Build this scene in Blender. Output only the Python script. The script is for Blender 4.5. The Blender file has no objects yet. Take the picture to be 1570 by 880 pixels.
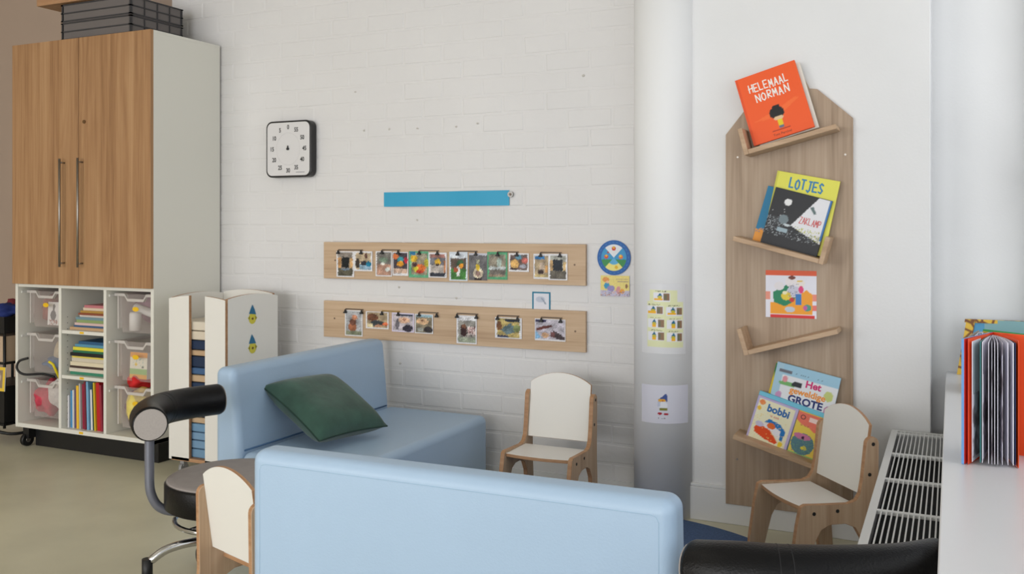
import bpy, bmesh, math, random
from mathutils import Vector, Matrix
random.seed(7)
PI=math.pi
C=bpy.context.scene.collection

# ------------------------------------------------------------------ camera, world, light
F,CX,HY,H=1430.0,785.0,346.0,1.2
YAW=math.atan(675/1430.0)
cam=bpy.data.cameras.new('camera'); camo=bpy.data.objects.new('camera',cam); C.objects.link(camo)
cam.sensor_width=36; cam.lens=F/1570*36; cam.shift_y=-(440-HY)/1570.0; cam.clip_start=.05
camo.location=(0,0,H); camo.rotation_euler=(PI/2,0,YAW)
bpy.context.scene.camera=camo
sc=bpy.context.scene
sc.view_settings.view_transform='Standard'; sc.view_settings.look='None'
sc.view_settings.exposure=-0.16; sc.view_settings.gamma=1; sc.view_settings.use_curve_mapping=False
w=bpy.data.worlds.new('sky'); sc.world=w; w.use_nodes=True
w.node_tree.nodes['Background'].inputs[0].default_value=(.95,.97,1.0,1)
w.node_tree.nodes['Background'].inputs[1].default_value=.55
def area(name,loc,rot,sx,sy,power,col):
    l=bpy.data.lights.new(name,'AREA'); l.shape='RECTANGLE'; l.size=sx; l.size_y=sy; l.energy=power; l.color=col
    o=bpy.data.objects.new(name,l); C.objects.link(o); o.location=loc; o.rotation_euler=rot; return o
area('window_daylight',(.95,1.1,1.75),(0,PI/2,0),2.2,5.6,52,(.95,.98,1.0))       # daylight outside the window
area('rear_fill_light',(-.6,-5.8,1.2),(PI/2,0,0),3.4,2.2,245,(.96,.975,1))  # added frontal fill behind the camera, no window stands there
area('left_rear_fill_light',(-5.0,-4.6,1.9),(math.radians(82),0,math.radians(-25)),3,1.8,150,(1,.985,.98))  # added fill from the left rear, lifts the column and low wall
area('ceiling_fill_light',(-1.9,1.3,2.82),(0,0,0),1.2,1.2,5,(1,.95,.88))  # added overhead fill, no lamp body in the room
area('ceiling_fill_light',(-4.6,1.0,2.82),(0,0,0),1.2,1.2,3,(1,.86,.72))  # second added overhead fill, dimmer and warmer, over the left side

def ray(px,py):
    u=(px-CX)/F; v=(HY-py)/F; s,c=math.sin(YAW),math.cos(YAW)
    return Vector((u*c-s,u*s+c,v))
def at(px,py,Y):                       # point of the photograph on the plane y = Y
    r=ray(px,py); return Vector((0,0,H))+r*(Y/r.y)

# ------------------------------------------------------------------ materials
def lin(c):
    return tuple((x/12.92 if x<=.04045 else ((x+.055)/1.055)**2.4) for x in [k/255 for k in c])
MATS={}
def mat(name,col,rough=.5,metal=0,spec=.5,noise=0,nscale=8,bump=0,bscale=60,coat=0,sheen=0):
    if name in MATS: return MATS[name]
    m=bpy.data.materials.new(name); m.use_nodes=True; nt=m.node_tree; b=nt.nodes['Principled BSDF']
    c=lin(col)
    b.inputs['Base Color'].default_value=(*c,1); b.inputs['Roughness'].default_value=rough; b.inputs['Metallic'].default_value=metal
    b.inputs['Specular IOR Level'].default_value=spec; b.inputs['Coat Weight'].default_value=coat
    b.inputs['Sheen Weight'].default_value=sheen
    tc=nt.nodes.new('ShaderNodeTexCoord')
    if noise:
        n=nt.nodes.new('ShaderNodeTexNoise'); n.inputs['Scale'].default_value=nscale; n.inputs['Detail'].default_value=4
        nt.links.new(tc.outputs['Object'],n.inputs['Vector'])
        r=nt.nodes.new('ShaderNodeValToRGB'); r.color_ramp.elements[0].position=.3; r.color_ramp.elements[1].position=.7
        r.color_ramp.elements[0].color=(*[x*(1-noise) for x in c],1); r.color_ramp.elements[1].color=(*[min(1,x*(1+noise)) for x in c],1)
        nt.links.new(n.outputs['Fac'],r.inputs['Fac']); nt.links.new(r.outputs['Color'],b.inputs['Base Color'])
    if bump:
        n=nt.nodes.new('ShaderNodeTexNoise'); n.inputs['Scale'].default_value=bscale; n.inputs['Detail'].default_value=3
        nt.links.new(tc.outputs['Object'],n.inputs['Vector'])
        bp=nt.nodes.new('ShaderNodeBump'); bp.inputs['Strength'].default_value=bump; bp.inputs['Distance'].default_value=.004
        nt.links.new(n.outputs['Fac'],bp.inputs['Height']); nt.links.new(bp.outputs['Normal'],b.inputs['Normal'])
    MATS[name]=m; return m

def wood(name,dark,mid,light,axis='Z',scale=1.0,rough=.5):
    if name in MATS: return MATS[name]
    m=bpy.data.materials.new(name); m.use_nodes=True; nt=m.node_tree; b=nt.nodes['Principled BSDF']; L=nt.links.new
    b.inputs['Roughness'].default_value=rough; b.inputs['Specular IOR Level'].default_value=.35
    tc=nt.nodes.new('ShaderNodeTexCoord')
    def mp(sc_):
        k=nt.nodes.new('ShaderNodeMapping'); v=[sc_[0]]*3; v['XYZ'.index(axis)]=sc_[1]; k.inputs['Scale'].default_value=v
        L(tc.outputs['Object'],k.inputs['Vector']); return k
    a=mp((22*scale,.55*scale)); n1=nt.nodes.new('ShaderNodeTexNoise'); n1.inputs['Scale'].default_value=1; n1.inputs['Detail'].default_value=5; n1.inputs['Roughness'].default_value=.6; n1.inputs['Distortion'].default_value=.12; L(a.outputs[0],n1.inputs['Vector'])
    c_=mp((130*scale,3.5*scale)); n2=nt.nodes.new('ShaderNodeTexNoise'); n2.inputs['Scale'].default_value=1; n2.inputs['Detail'].default_value=2; L(c_.outputs[0],n2.inputs['Vector'])
    d=mp((6*scale,.7*scale)); n3=nt.nodes.new('ShaderNodeTexNoise'); n3.inputs['Scale'].default_value=1; n3.inputs['Detail'].default_value=1; n3.inputs['Distortion'].default_value=.5; L(d.outputs[0],n3.inputs['Vector'])
    def math_(op,x,y):
        k=nt.nodes.new('ShaderNodeMath'); k.operation=op
        for i,q in enumerate((x,y)):
            if isinstance(q,(int,float)): k.inputs[i].default_value=q
            else: L(q,k.inputs[i])
        return k.outputs[0]
    rings=math_('FRACT',math_('MULTIPLY',n3.outputs['Fac'],9),0); rings=math_('ABSOLUTE',math_('SUBTRACT',rings,.5),0)
    f=math_('ADD',math_('ADD',math_('MULTIPLY',n1.outputs['Fac'],.62),math_('MULTIPLY',n2.outputs['Fac'],.28)),math_('MULTIPLY',rings,.12))
    r=nt.nodes.new('ShaderNodeValToRGB'); e=r.color_ramp.elements
    e[0].position=.28; e[0].color=(*lin(dark),1); e[1].position=.68; e[1].color=(*lin(light),1)
    k=e.new(.48); k.color=(*lin(mid),1)
    L(f,r.inputs['Fac']); L(r.outputs['Color'],b.inputs['Base Color'])
    MATS[name]=m; return m

def glassy(name,col,mix=.5,rough=.35):
    if name in MATS: return MATS[name]
    m=bpy.data.materials.new(name); m.use_nodes=True; nt=m.node_tree; b=nt.nodes['Principled BSDF']; out=nt.nodes['Material Output']
    b.inputs['Base Color'].default_value=(*lin(col),1); b.inputs['Roughness'].default_value=rough
    t=nt.nodes.new('ShaderNodeBsdfTransparent'); x=nt.nodes.new('ShaderNodeMixShader'); x.inputs[0].default_value=mix
    nt.links.new(t.outputs[0],x.inputs[1]); nt.links.new(b.outputs[0],x.inputs[2]); nt.links.new(x.outputs[0],out.inputs['Surface'])
    MATS[name]=m; return m

def artmat(rough=.38):
    n='printed_art'
    if n in MATS: return MATS[n]
    m=bpy.data.materials.new(n); m.use_nodes=True; nt=m.node_tree; b=nt.nodes['Principled BSDF']
    a=nt.nodes.new('ShaderNodeVertexColor'); a.layer_name='Col'
    nt.links.new(a.outputs['Color'],b.inputs['Base Color']); b.inputs['Roughness'].default_value=rough; b.inputs['Specular IOR Level'].default_value=.25
    MATS[n]=m; return m

M_wall=mat('white_wall_paint',(226,226,226),.7,noise=.02,nscale=3,bump=.12,bscale=90)
M_lam=mat('cream_laminate',(230,227,220),.4)
M_white=mat('white_melamine',(226,224,214),.42)
M_whitegl=mat('white_gloss',(226,226,228),.30,spec=.45)
M_rad=mat('white_radiator_enamel',(228,228,226),.35)
M_black=mat('black_plastic',(16,16,17),.5)
M_leather=mat('black_leatherette',(9,8,9),.36,spec=.25,bump=.25,bscale=260)
M_greycap=mat('grey_fabric_cap',(172,164,158),.75,noise=.05,nscale=200)
M_seatgrey=mat('grey_seat_top',(150,142,138),.6,noise=.05,nscale=30)
M_tube=mat('grey_enamel_tube',(112,114,124),.35,metal=.3)
M_chrome=mat('chrome',(200,200,202),.14,metal=1)
M_steel=mat('brushed_steel',(160,154,146),.42,metal=1)
M_dark=mat('dark_interior',(20,20,20),.8)
M_sofa=mat('pale_blue_leatherette',(166,190,214),.42,bump=.1,bscale=180,noise=.02,nscale=4)
M_seam=mat('blue_seam_thread',(70,104,140),.7)
M_cush=mat('dark_green_velvet',(48,80,68),.85,noise=.22,nscale=14,sheen=.25,bump=.3,bscale=40)
M_oak=wood('oak_door_laminate',(136,98,64),(166,126,88),(184,146,106),'Z')
M_board=wood('pale_oak_board',(172,142,112),(196,167,136),(210,184,154),'X')
M_rack=wood('rack_oak',(142,120,98),(170,148,126),(186,166,144),'Z')
M_ledge=wood('ledge_oak',(160,130,100),(186,156,126),(200,172,142),'X')
M_chair=wood('chair_side_laminate',(166,136,108),(186,158,130),(200,174,146),'Z',1.6)
M_ply=wood('plywood_edge',(150,110,78),(176,134,98),(192,152,116),'X',2)
M_paper=mat('white_paper',(236,236,238),.55)
M_pages=mat('book_pages',(222,214,200),.8)
M_yel=mat('yellow_label',(238,190,20),.5)
def cm(r,g,b,rough=.5): return mat('paint_%02x%02x%02x'%(r,g,b),(r,g,b),rough)

# ------------------------------------------------------------------ mesh helpers
class MB:
    def __init__(s): s.v=[];s.f=[];s.m=[];s.sm=[]
    def add(s,vs,fs,mi=0,smooth=False):
        o=len(s.v); s.v+=[Vector(v) for v in vs]
        for f in fs: s.f.append([i+o for i in f]); s.m.append(mi); s.sm.append(smooth)
        return s
    def box(s,x0,x1,y0,y1,z0,z1,mi=0):
        vs=[(x,y,z) for z in (z0,z1) for y in (y0,y1) for x in (x0,x1)]
        return s.add(vs,[(0,2,3,1),(4,5,7,6),(0,1,5,4),(2,6,7,3),(0,4,6,2),(1,3,7,5)],mi)
    def prism(s,pts,a0,a1,axis='y',mi=0,rim=None,smooth=False):
        n=len(pts); rim=mi if rim is None else rim
        def P(p,a):
            return {'y':(p[0],a,p[1]),'x':(a,p[0],p[1]),'z':(p[0],p[1],a)}[axis]
        vs=[P(p,a0) for p in pts]+[P(p,a1) for p in pts]
        s.add(vs,[list(range(n)),list(range(2*n-1,n-1,-1))],mi)
        o=len(s.v)-2*n
        for i in range(n):
            j=(i+1)%n; s.f.append([o+i,o+j,o+n+j,o+n+i]); s.m.append(rim); s.sm.append(smooth)
        return s
    def tube(s,path,r,n=12,mi=0,caps=True,smooth=True):
        path=[Vector(p) for p in path]; rs=r if isinstance(r,(list,tuple)) else [r]*len(path)
        rings=[]; prev=None
        for i,p in enumerate(path):
            t=(path[min(i+1,len(path)-1)]-path[max(i-1,0)]).normalized()
            if prev is None:
                a=Vector((0,0,1)) if abs(t.z)<.9 else Vector((1,0,0)); u=t.cross(a).normalized()
            else: u=(prev-t*prev.dot(t)).normalized()
            prev=u; v=t.cross(u); rings.append([p+(u*math.cos(2*PI*k/n)+v*math.sin(2*PI*k/n))*rs[i] for k in range(n)])
        o=len(s.v)
        for R_ in rings: s.v+=R_
        for i in range(len(rings)-1):
            for k in range(n):
                s.f.append([o+i*n+k,o+i*n+(k+1)%n,o+(i+1)*n+(k+1)%n,o+(i+1)*n+k]); s.m.append(mi); s.sm.append(smooth)
        if caps:
            s.f.append([o+k for k in range(n)][::-1]); s.m.append(mi); s.sm.append(False)
            q=o+(len(rings)-1)*n; s.f.append([q+k for k in range(n)]); s.m.append(mi); s.sm.append(False)
        return s
    def lathe(s,prof,c=(0,0),n=32,mi=0):
        o=len(s.v)
        for r,z in prof:
            for k in range(n): s.v.append(Vector((c[0]+r*math.cos(2*PI*k/n),c[1]+r*math.sin(2*PI*k/n),z)))
        for i in range(len(prof)-1):
            for k in range(n):
                s.f.append([o+i*n+k,o+i*n+(k+1)%n,o+(i+1)*n+(k+1)%n,o+(i+1)*n+k]); s.m.append(mi); s.sm.append(True)
        s.f.append([o+k for k in range(n)][::-1]); s.m.append(mi); s.sm.append(False)
        q=o+(len(prof)-1)*n; s.f.append([q+k for k in range(n)]); s.m.append(mi); s.sm.append(False)
        return s
    def blob(s,c,r,mi=0,sub=2,rough=.2,seed=0):
        bm=bmesh.new(); bmesh.ops.create_icosphere(bm,subdivisions=sub,radius=1); rnd=random.Random(seed)
        ph=[rnd.uniform(0,6) for _ in range(6)]
        vs=[]
        for v in bm.verts:
            p=v.co; k=1+rough*(math.sin(3*p.x+ph[0])*math.sin(4*p.y+ph[1])+.6*math.sin(6*p.z+ph[2])*math.sin(5*p.x+ph[3]))
            vs.append((c[0]+p.x*r[0]*k,c[1]+p.y*r[1]*k,c[2]+p.z*r[2]*k))
        fs=[[v.index for v in f.verts] for f in bm.faces]; bm.free()
        return s.add(vs,fs,mi,True)
    def xf(s,M):
        s.v=[M@v for v in s.v]; return s
    def build(s,name,mats,parent=None,bevel=0,seg=2,smooth=None,recalc=True):
        me=bpy.data.meshes.new(name); me.from_pydata([tuple(v) for v in s.v],[],s.f)
        mats=mats if isinstance(mats,(list,tuple)) else [mats]
        for m in mats: me.materials.append(m)
        for p,mi,sm in zip(me.polygons,s.m,s.sm): p.material_index=mi; p.use_smooth=sm if smooth is None else smooth
        if recalc:
            bm=bmesh.new(); bm.from_mesh(me); bmesh.ops.recalc_face_normals(bm,faces=bm.faces); bm.to_mesh(me); bm.free()
        o=bpy.data.objects.new(name,me); C.objects.link(o)
        if parent: o.parent=parent
        if bevel:
            b=o.modifiers.new('bevel','BEVEL'); b.width=bevel; b.segments=seg; b.limit_method='ANGLE'; b.angle_limit=.7
            if seg>2:
                for p in me.polygons: p.use_smooth=True
                wn=o.modifiers.new('wn','WEIGHTED_NORMAL'); wn.keep_sharp=False
        return o
def empty(name,loc=(0,0,0),rot=(0,0,0)):
    o=bpy.data.objects.new(name,None); C.objects.link(o); o.location=loc; o.rotation_euler=rot; o.empty_display_size=.05; return o
def tag(o,label,cat,group=None,kind=None):
    if label: o['label']=label
    if cat: o['category']=cat
    if group: o['group']=group
    if kind: o['kind']=kind
    return o
def struct(o): o['kind']='structure'; return o
def smoothpath(pts,n=8):
    pts=[Vector(p) for p in pts]; out=[]
    for i in range(len(pts)-1):
        p0=pts[max(i-1,0)];p1=pts[i];p2=pts[i+1];p3=pts[min(i+2,len(pts)-1)]
        for k in range(n):
            t=k/n; out.append(.5*((2*p1)+(p2-p0)*t+(2*p0-5*p1+4*p2-p3)*t*t+(-p0+3*p1-3*p2+p3)*t**3))
    out.append(pts[-1]); return out

# flat printed pictures: a fine grid in the local x-z plane (facing -y) whose vertices carry the print's colours
def inpoly(x,y,P):
    r=False; j=len(P)-1
    for i in range(len(P)):
        if (P[i][1]>y)!=(P[j][1]>y) and x<(P[j][0]-P[i][0])*(y-P[i][1])/(P[j][1]-P[i][1])+P[i][0]: r=not r
        j=i
    return r
def paint(ops,u,v,rnd):
    c=(236,236,236)
    for op in ops:
        k=op[0]
        if k=='bg': c=op[1]
        elif k=='r':
            if op[1]<=u<=op[3] and op[2]<=v<=op[4]: c=op[5]
        elif k=='e':
            if ((u-op[1])/op[3])**2+((v-op[2])/op[4])**2<=1: c=op[5]
        elif k=='p':
            if inpoly(u,v,op[1]): c=op[2]
        elif k=='n':
            a=op[1]; q=rnd.uniform(-a,a); c=tuple(max(0,min(255,x+q)) for x in c)
        elif k=='s':      # scattered specks: x0,y0,x1,y1,colour list,probability
            if op[1]<=u<=op[3] and op[2]<=v<=op[4] and rnd.random()<op[6]: c=rnd.choice(op[5])
    return c
def art(name,wd,ht,ops,parent,y=-.0006,x0=0,z0=0,nx=30,nz=40,fn=None,seed=1,jit=0,edge=.07):
    rnd=random.Random(seed); me=bpy.data.meshes.new(name); vs=[];cols=[]
    for j in range(nz+1):
        for i in range(nx+1):
            u=i/nx;v=j/nz; p=(x0+u*wd,y,z0+v*ht); vs.append(fn(u,v) if fn else p)
            if jit and edge<u<1-edge and edge*.9<v<1-edge*.9:
                cc=paint(ops,min(1-edge,max(edge,u+rnd.gauss(0,jit))),min(1-edge,max(edge,v+rnd.gauss(0,jit*.8))),rnd); g=1+.16*math.sin(u*9+seed*1.7+3*v)*math.sin(v*11+seed*2.3-4*u)+rnd.uniform(-.14,.14)
                cc=tuple(max(0,min(255,x*g)) for x in cc)
            else: cc=paint(ops,u,v,rnd)
            cols.append((*lin(cc),1))
    fs=[(j*(nx+1)+i,j*(nx+1)+i+1,(j+1)*(nx+1)+i+1,(j+1)*(nx+1)+i) for j in range(nz) for i in range(nx)]
    me.from_pydata([tuple(v) for v in vs],[],fs); me.materials.append(artmat())
    a=me.color_attributes.new('Col','FLOAT_COLOR','POINT')
    for i,c in enumerate(cols): a.data[i].color=c
    o=bpy.data.objects.new(name,me); C.objects.link(o)
    if parent: o.parent=parent
    return o
def text(name,s,size,x,z,parent,m,y=-.0012,align='CENTER',rot=0,bold=0,sx=1):
    cu=bpy.data.curves.new(name,'FONT'); cu.body=s; cu.size=size; cu.align_x=align; cu.align_y='CENTER'; cu.offset=bold; cu.resolution_u=3
    t=bpy.data.objects.new(name,cu); C.objects.link(t); bpy.context.view_layer.update()
    me=bpy.data.meshes.new_from_object(t.evaluated_get(bpy.context.evaluated_depsgraph_get())); bpy.data.objects.remove(t)
    Mx=Matrix.Translation((x,y,z))@Matrix.Rotation(rot,4,'Y')@Matrix.Rotation(PI/2,4,'X')@Matrix.Diagonal((sx,1,1,1))
    me.transform(Mx); me.materials.clear(); me.materials.append(m)
    o=bpy.data.objects.new(name,me); C.objects.link(o)
    if parent: o.parent=parent
    return o
GL={'H':[[(0,0),(0,1)],[(1,0),(1,1)],[(-.15,.5),(1.1,.55)]],'E':[[(1,1),(0,1),(0,0),(1,0)],[(0,.5),(.8,.5)]],'L':[[(0,1),(0,0),(.9,0)]],
'M':[[(0,0),(.1,1),(.5,.35),(.9,1),(1,0)]],'A':[[(0,0),(.5,1),(1,0)],[(.2,.38),(.8,.38)]],'N':[[(0,0),(0,1),(1,0),(1,1)]],
'O':[[(.5,1),(.1,.8),(0,.5),(.1,.2),(.5,0),(.9,.2),(1,.5),(.9,.8),(.5,1)]],'R':[[(0,0),(0,1),(.7,.95),(.9,.75),(.7,.5),(0,.45),(.9,0)]],
'T':[[(0,1),(1,1)],[(.5,1),(.5,0)]],'J':[[(.3,1),(1,1)],[(.7,1),(.7,.1),(.4,-.12),(0,.05)]],'S':[[(.95,.85),(.5,1),(.1,.8),(.4,.52),(.9,.3),(.6,0),(0,.1)]],
'Z':[[(0,1),(1,1),(0,0),(1,0)]],'K':[[(0,0),(0,1)],[(.9,1),(0,.45),(.95,0)]],'P':[[(0,0),(0,1),(.8,.95),(.95,.7),(.7,.45),(0,.45)]]}
def brush(name,s,x,z,cw,chh,th,parent,m,y=-.0012,gap=.35,seed=0,rot=0):
    rnd=random.Random(seed); b=MB(); cx=0
    for ch in s:
        if ch==' ': cx+=cw*1.2; continue
        jx=rnd.uniform(-.04,.04)*cw; jz=rnd.uniform(-.08,.08)*chh; sl=rnd.uniform(-.1,.12)
        for st in GL[ch]:
            for a,c in zip(st,st[1:]):
                p=Vector((cx+jx+(a[0]+sl*a[1])*cw,jz+a[1]*chh)); q=Vector((cx+jx+(c[0]+sl*c[1])*cw,jz+c[1]*chh))
                d=(q-p).normalized(); p-=d*th*.35; q+=d*th*.35; n=Vector((-d.y,d.x))*th/2
                b.add([(k.x,0,k.y) for k in (p-n,q-n,q+n,p+n)],[(0,1,2,3)])
        cx+=cw*(1+gap)
    wd=cx-cw*gap
    b.xf(Matrix.Translation((x,y,z))@Matrix.Rotation(rot,4,'Y')@Matrix.Translation((-wd/2,0,-chh/2)))
    for i,v in enumerate(b.v): v.y-=.00002*(i//4)
    return b.build(name,m,parent,recalc=False)

# ------------------------------------------------------------------ room shell
WB=3.91; WR=3.78; WN=4.0; XW=.27
# brick wall with raised painted bricks
b=MB(); b.box(-3.95,-1.02,WB,WB+.12,0,2.9)
bl,bh,jt=.215,.0875,.010; z0=1.371-16*bh+.0035; r_=random.Random(3)
row=0; z=z0
while z<2.9:
    za=max(z+jt/2,.001); zb=min(z+bh-jt/2,2.9); x=-8+(0 if row%2 else bl/2)-.02
    if zb>za:
        while x<-1.04:
            xa=max(x+jt/2,-3.94); xb=min(x+bl-jt/2,-1.03)
            if xb-xa>.02:
                d=.0013+r_.uniform(-.0005,.0009); e=.0034; j=[r_.uniform(-.0026,.0026) for _ in range(8)]
                o_=[(xa+j[0],za+j[1]),(xb+j[2],za+j[3]),(xb+j[4],zb+j[5]),(xa+j[6],zb+j[7])]
                i_=[(o_[0][0]+e,o_[0][1]+e),(o_[1][0]-e,o_[1][1]+e),(o_[2][0]-e,o_[2][1]-e),(o_[3][0]+e,o_[3][1]-e)]
                t1,t2=r_.uniform(-.0005,.0005),r_.uniform(-.0005,.0005)
                vs=[(p[0],WB,p[1]) for p in o_]+[(p[0],WB-d+(t1 if q in(0,3) else t2),p[1]) for q,p in enumerate(i_)]
                b.add(vs,[(4,5,6,7),(0,1,5,4),(1,2,6,5),(2,3,7,6),(3,0,4,7)])
            x+=bl
    z+=bh; row+=1
# chips and old plug holes in the paint
for px,py,c_ in ((545,141,1),(559,200,1),(597,198,1),(641,197,1),(700,194,1),(733,189,1),(895,116,1),(640,337,1),(612,440,1),(700,292+165,1),(614,557,1)):
    p=at(px,py,WB); R=.009
    vs=[(p.x,WB-.007,p.z)]+[(p.x+R*math.cos(k*1.047+px)*r_.uniform(.5,1.2),WB-.002,p.z+R*.8*math.sin(k*1.047+px)*r_.uniform(.4,1.1)) for k in range(6)]
    b.add(vs,[(0,k,k%6+1) for k in range(1,7)],1)
struct(b.build('wall_back',[mat('painted_brick',(222,220,219),.62,noise=.02,nscale=2.2,bump=.25,bscale=45),mat('chipped_plaster',(204,199,192),.8)]))
b=MB(); b.box(-8,-3.95,WB,WB+.12,0,2.9); struct(b.build('wall_back_beige',mat('beige_wall_tone',(168,148,132),.7,noise=.02,nscale=3)))  # plain wall left of the bricks, in a darker, browner base colour
b=MB(); b.box(-1.02,-.072,WR,WR+.25,0,2.9); struct(b.build('wall_back_smooth',M_wall,bevel=.004))
b=MB(); b.box(-.072,XW+.2,WN,WN+.1,0,2.9); struct(b.build('wall_recess',M_wall))
# right wall: parapet, lintel, far pier
b=MB(); b.box(.12,XW+.1,-3,WN,0,.60); b.box(XW,XW+.1,-3,WN,2.66,2.9)
struct(b.build('wall_right',M_wall))
b=MB(); b.box(-8,XW+.1,-7,WN+.1,2.9,3.0); struct(b.build('ceiling',mat('white_ceiling',(214,212,206),.8)))
b=MB(); b.box(-8.1,-8,-7,WN+.1,0,2.9); struct(b.build('wall_left',mat('beige_wall',(196,182,164),.7)))
# floor
def floormat():
    m=mat('green_beige_linoleum',(206,201,176),.36,noise=.10,nscale=2.5); return m
b=MB(); b.box(-8,XW+.1,-7,WN+.1,-.1,0); struct(b.build('floor',floormat()))
b=MB(); b.box(-.975,-.205,WR-.016,WR,0,.135); b.box(-.975,-.205,WR-.013,WR,.135,.148)
struct(b.build('baseboard_back',mat('white_skirting',(222,222,222),.45),bevel=.003))
b=MB(); b.box(-8,-1.2,WB-.012,WB,0,.08); struct(b.build('baseboard_brick',MATS['white_skirting']))
# round column in the corner
b=MB(); b.lathe([(.125,.0),(.125,2.9)],(-1.09,3.80),64); struct(b.build('column',mat('white_column_paint',(234,234,234),.8,spec=.2)))
# window 1: frame, transom, mullions, glass, stands on the parapet
fw=MB()
for za,zb in ((.60,.70),(1.34,1.44),(2.60,2.66)): fw.box(XW+.0,XW+.07,-3,WN,za,zb)
for ya in (-2.9,-1.6,-.2,1.2,2.6,3.93): fw.box(XW+.001,XW+.069,ya,ya+.07,.70,2.60)
wf=struct(empty('window_1',(0,0,0))); fo=fw.build('window_frame',mat('grey_window_frame',(150,160,170),.4),wf)
g=MB(); g.box(XW+.03,XW+.034,-3,WN,.70,2.60); g.build('window_pane',glassy('clear_pane',(235,240,245),.06,.05),wf)
# sill
b=MB(); b.box(-.022,XW,.35,WN,.604,.634)
struct(b.build('window_sill',M_whitegl,bevel=.003,seg=2))

# rug
b=MB(); b.lathe([(.842,.0),(.842,.005),(.836,.007)],(-1.15,2.9),96)
tag(b.build('round_rug',mat('blue_rug_pile',(72,94,132),.95,noise=.2,nscale=120)),'round blue rug lying under the wooden chair near the column','rug')

# ------------------------------------------------------------------ tall cabinet
cab=empty('storage_cabinet',(-4.095,3.43,0)); tag(cab,'tall cabinet with two oak doors above open white compartments of tubs and books','cabinet')
ox,oy=-4.095,3.43
def cb(x0,x1,y0,y1,z0,z1,name,m,**k):
    q=MB(); q.box(x0-ox,x1-ox,y0-oy,y1-oy,z0,z1); return q.build(name,m,cab,**k)
XL,XR=-4.602,-3.588; YB=3.895
cb(XR-.02,XR,3.43,YB,.11,2.16,'side_panel',M_white,bevel=.001)
cb(XL,XL+.02,3.43,YB,.11,2.16,'side_panel',M_white,bevel=.001)
cb(XL,XR,3.43,YB,2.16,2.174,'top_panel',M_white)
cb(XL,XR,3.432,YB,.11,.132,'bottom_panel',M_white,bevel=.001)
cb(XL+.02,XR-.02,3.87,3.885,.132,2.16,'back_panel',M_white)
q=MB(); q.box(-4.27-ox,-4.25-ox,.004,.44,.132,.87)
for zz in range(18): q.box(-4.2501-ox,-4.2494-ox,.04,.045,.17+zz*.032,.174+zz*.032,1)
q.build('divider',[M_white,mat('peg_hole_grey',(120,116,110),.8)],cab)
cb(-3.94,-3.92,3.434,3.87,.132,.87,'divider',M_white,bevel=.001)
cb(XL+.02,XR-.02,3.434,3.87,.87,.886,'fixed_shelf',M_white)
for zt in (.650,.413):
    cb(-4.249,-3.941,3.436,3.87,zt-.018,zt,'shelf',M_white,bevel=.001)
    cb(-4.115,-4.085,3.4355,3.436,zt-.014,zt-.003,'label_sticker',M_yel)
cb(-4.115,-4.085,3.4315,3.432,.115,.127,'label_sticker',M_yel)
# tub runners
for x0,x1 in ((XL+.02,-4.27),(-3.92,XR-.02)):
    for zr in (.835,.595,.345):
        for xa in (x0,x1-.008): cb(xa,xa+.008,3.45,3.86,zr,zr+.012,'tub_runner',mat('clear_runner',(214,212,206),.4))
cb(XL+.07,XR-.04,3.50,3.85,.0,.11,'plinth',M_black)
for dx0,dx1,hx in ((XL,-4.0965,-4.197),(-4.0935,XR,-4.063)):
    d=cb(dx0,dx1,3.411,3.429,.887,2.174,'door',[M_oak],bevel=.0012)
    q=MB(); q.tube([(hx-ox,3.380-oy,.985),(hx-ox,3.380-oy,1.548)],.006,10)
    for zz in (1.005,1.528): q.tube([(hx-ox,3.380-oy,zz),(hx-ox,3.411-oy,zz)],.0045,8)
    q.build('handle',M_steel,d)
    if dx0>-4.2:
        q=MB(); q.tube([(-4.050-ox,3.405-oy,1.736),(-4.050-ox,3.412-oy,1.736)],.009,14); q.build('lock',mat('brass_lock',(120,92,60),.4,metal=.6),d)
cb(XR-.0215,XR-.0200,3.412,3.43,.887,2.16,'door_edge',mat('door_edge_brown',(140,96,62),.5))
for cx_,cy_ in ((XL+.04,3.47),(XR-.05,3.80),(XL+.04,3.80)):
    q=MB(); q.tube([(cx_-ox-.012,cy_-oy,.035),(cx_-ox+.012,cy_-oy,.035)],.034,16); q.box(cx_-ox-.016,cx_-ox+.03,cy_-oy-.012,cy_-oy+.03,.045,.11)
    w_=q.build('castor',M_black,cab)
    q=MB(); q.tube([(cx_-ox-.0135,cy_-oy,.035),(cx_-ox+.0135,cy_-oy,.035)],.014,12); q.build('hub',M_steel,w_)

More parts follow.
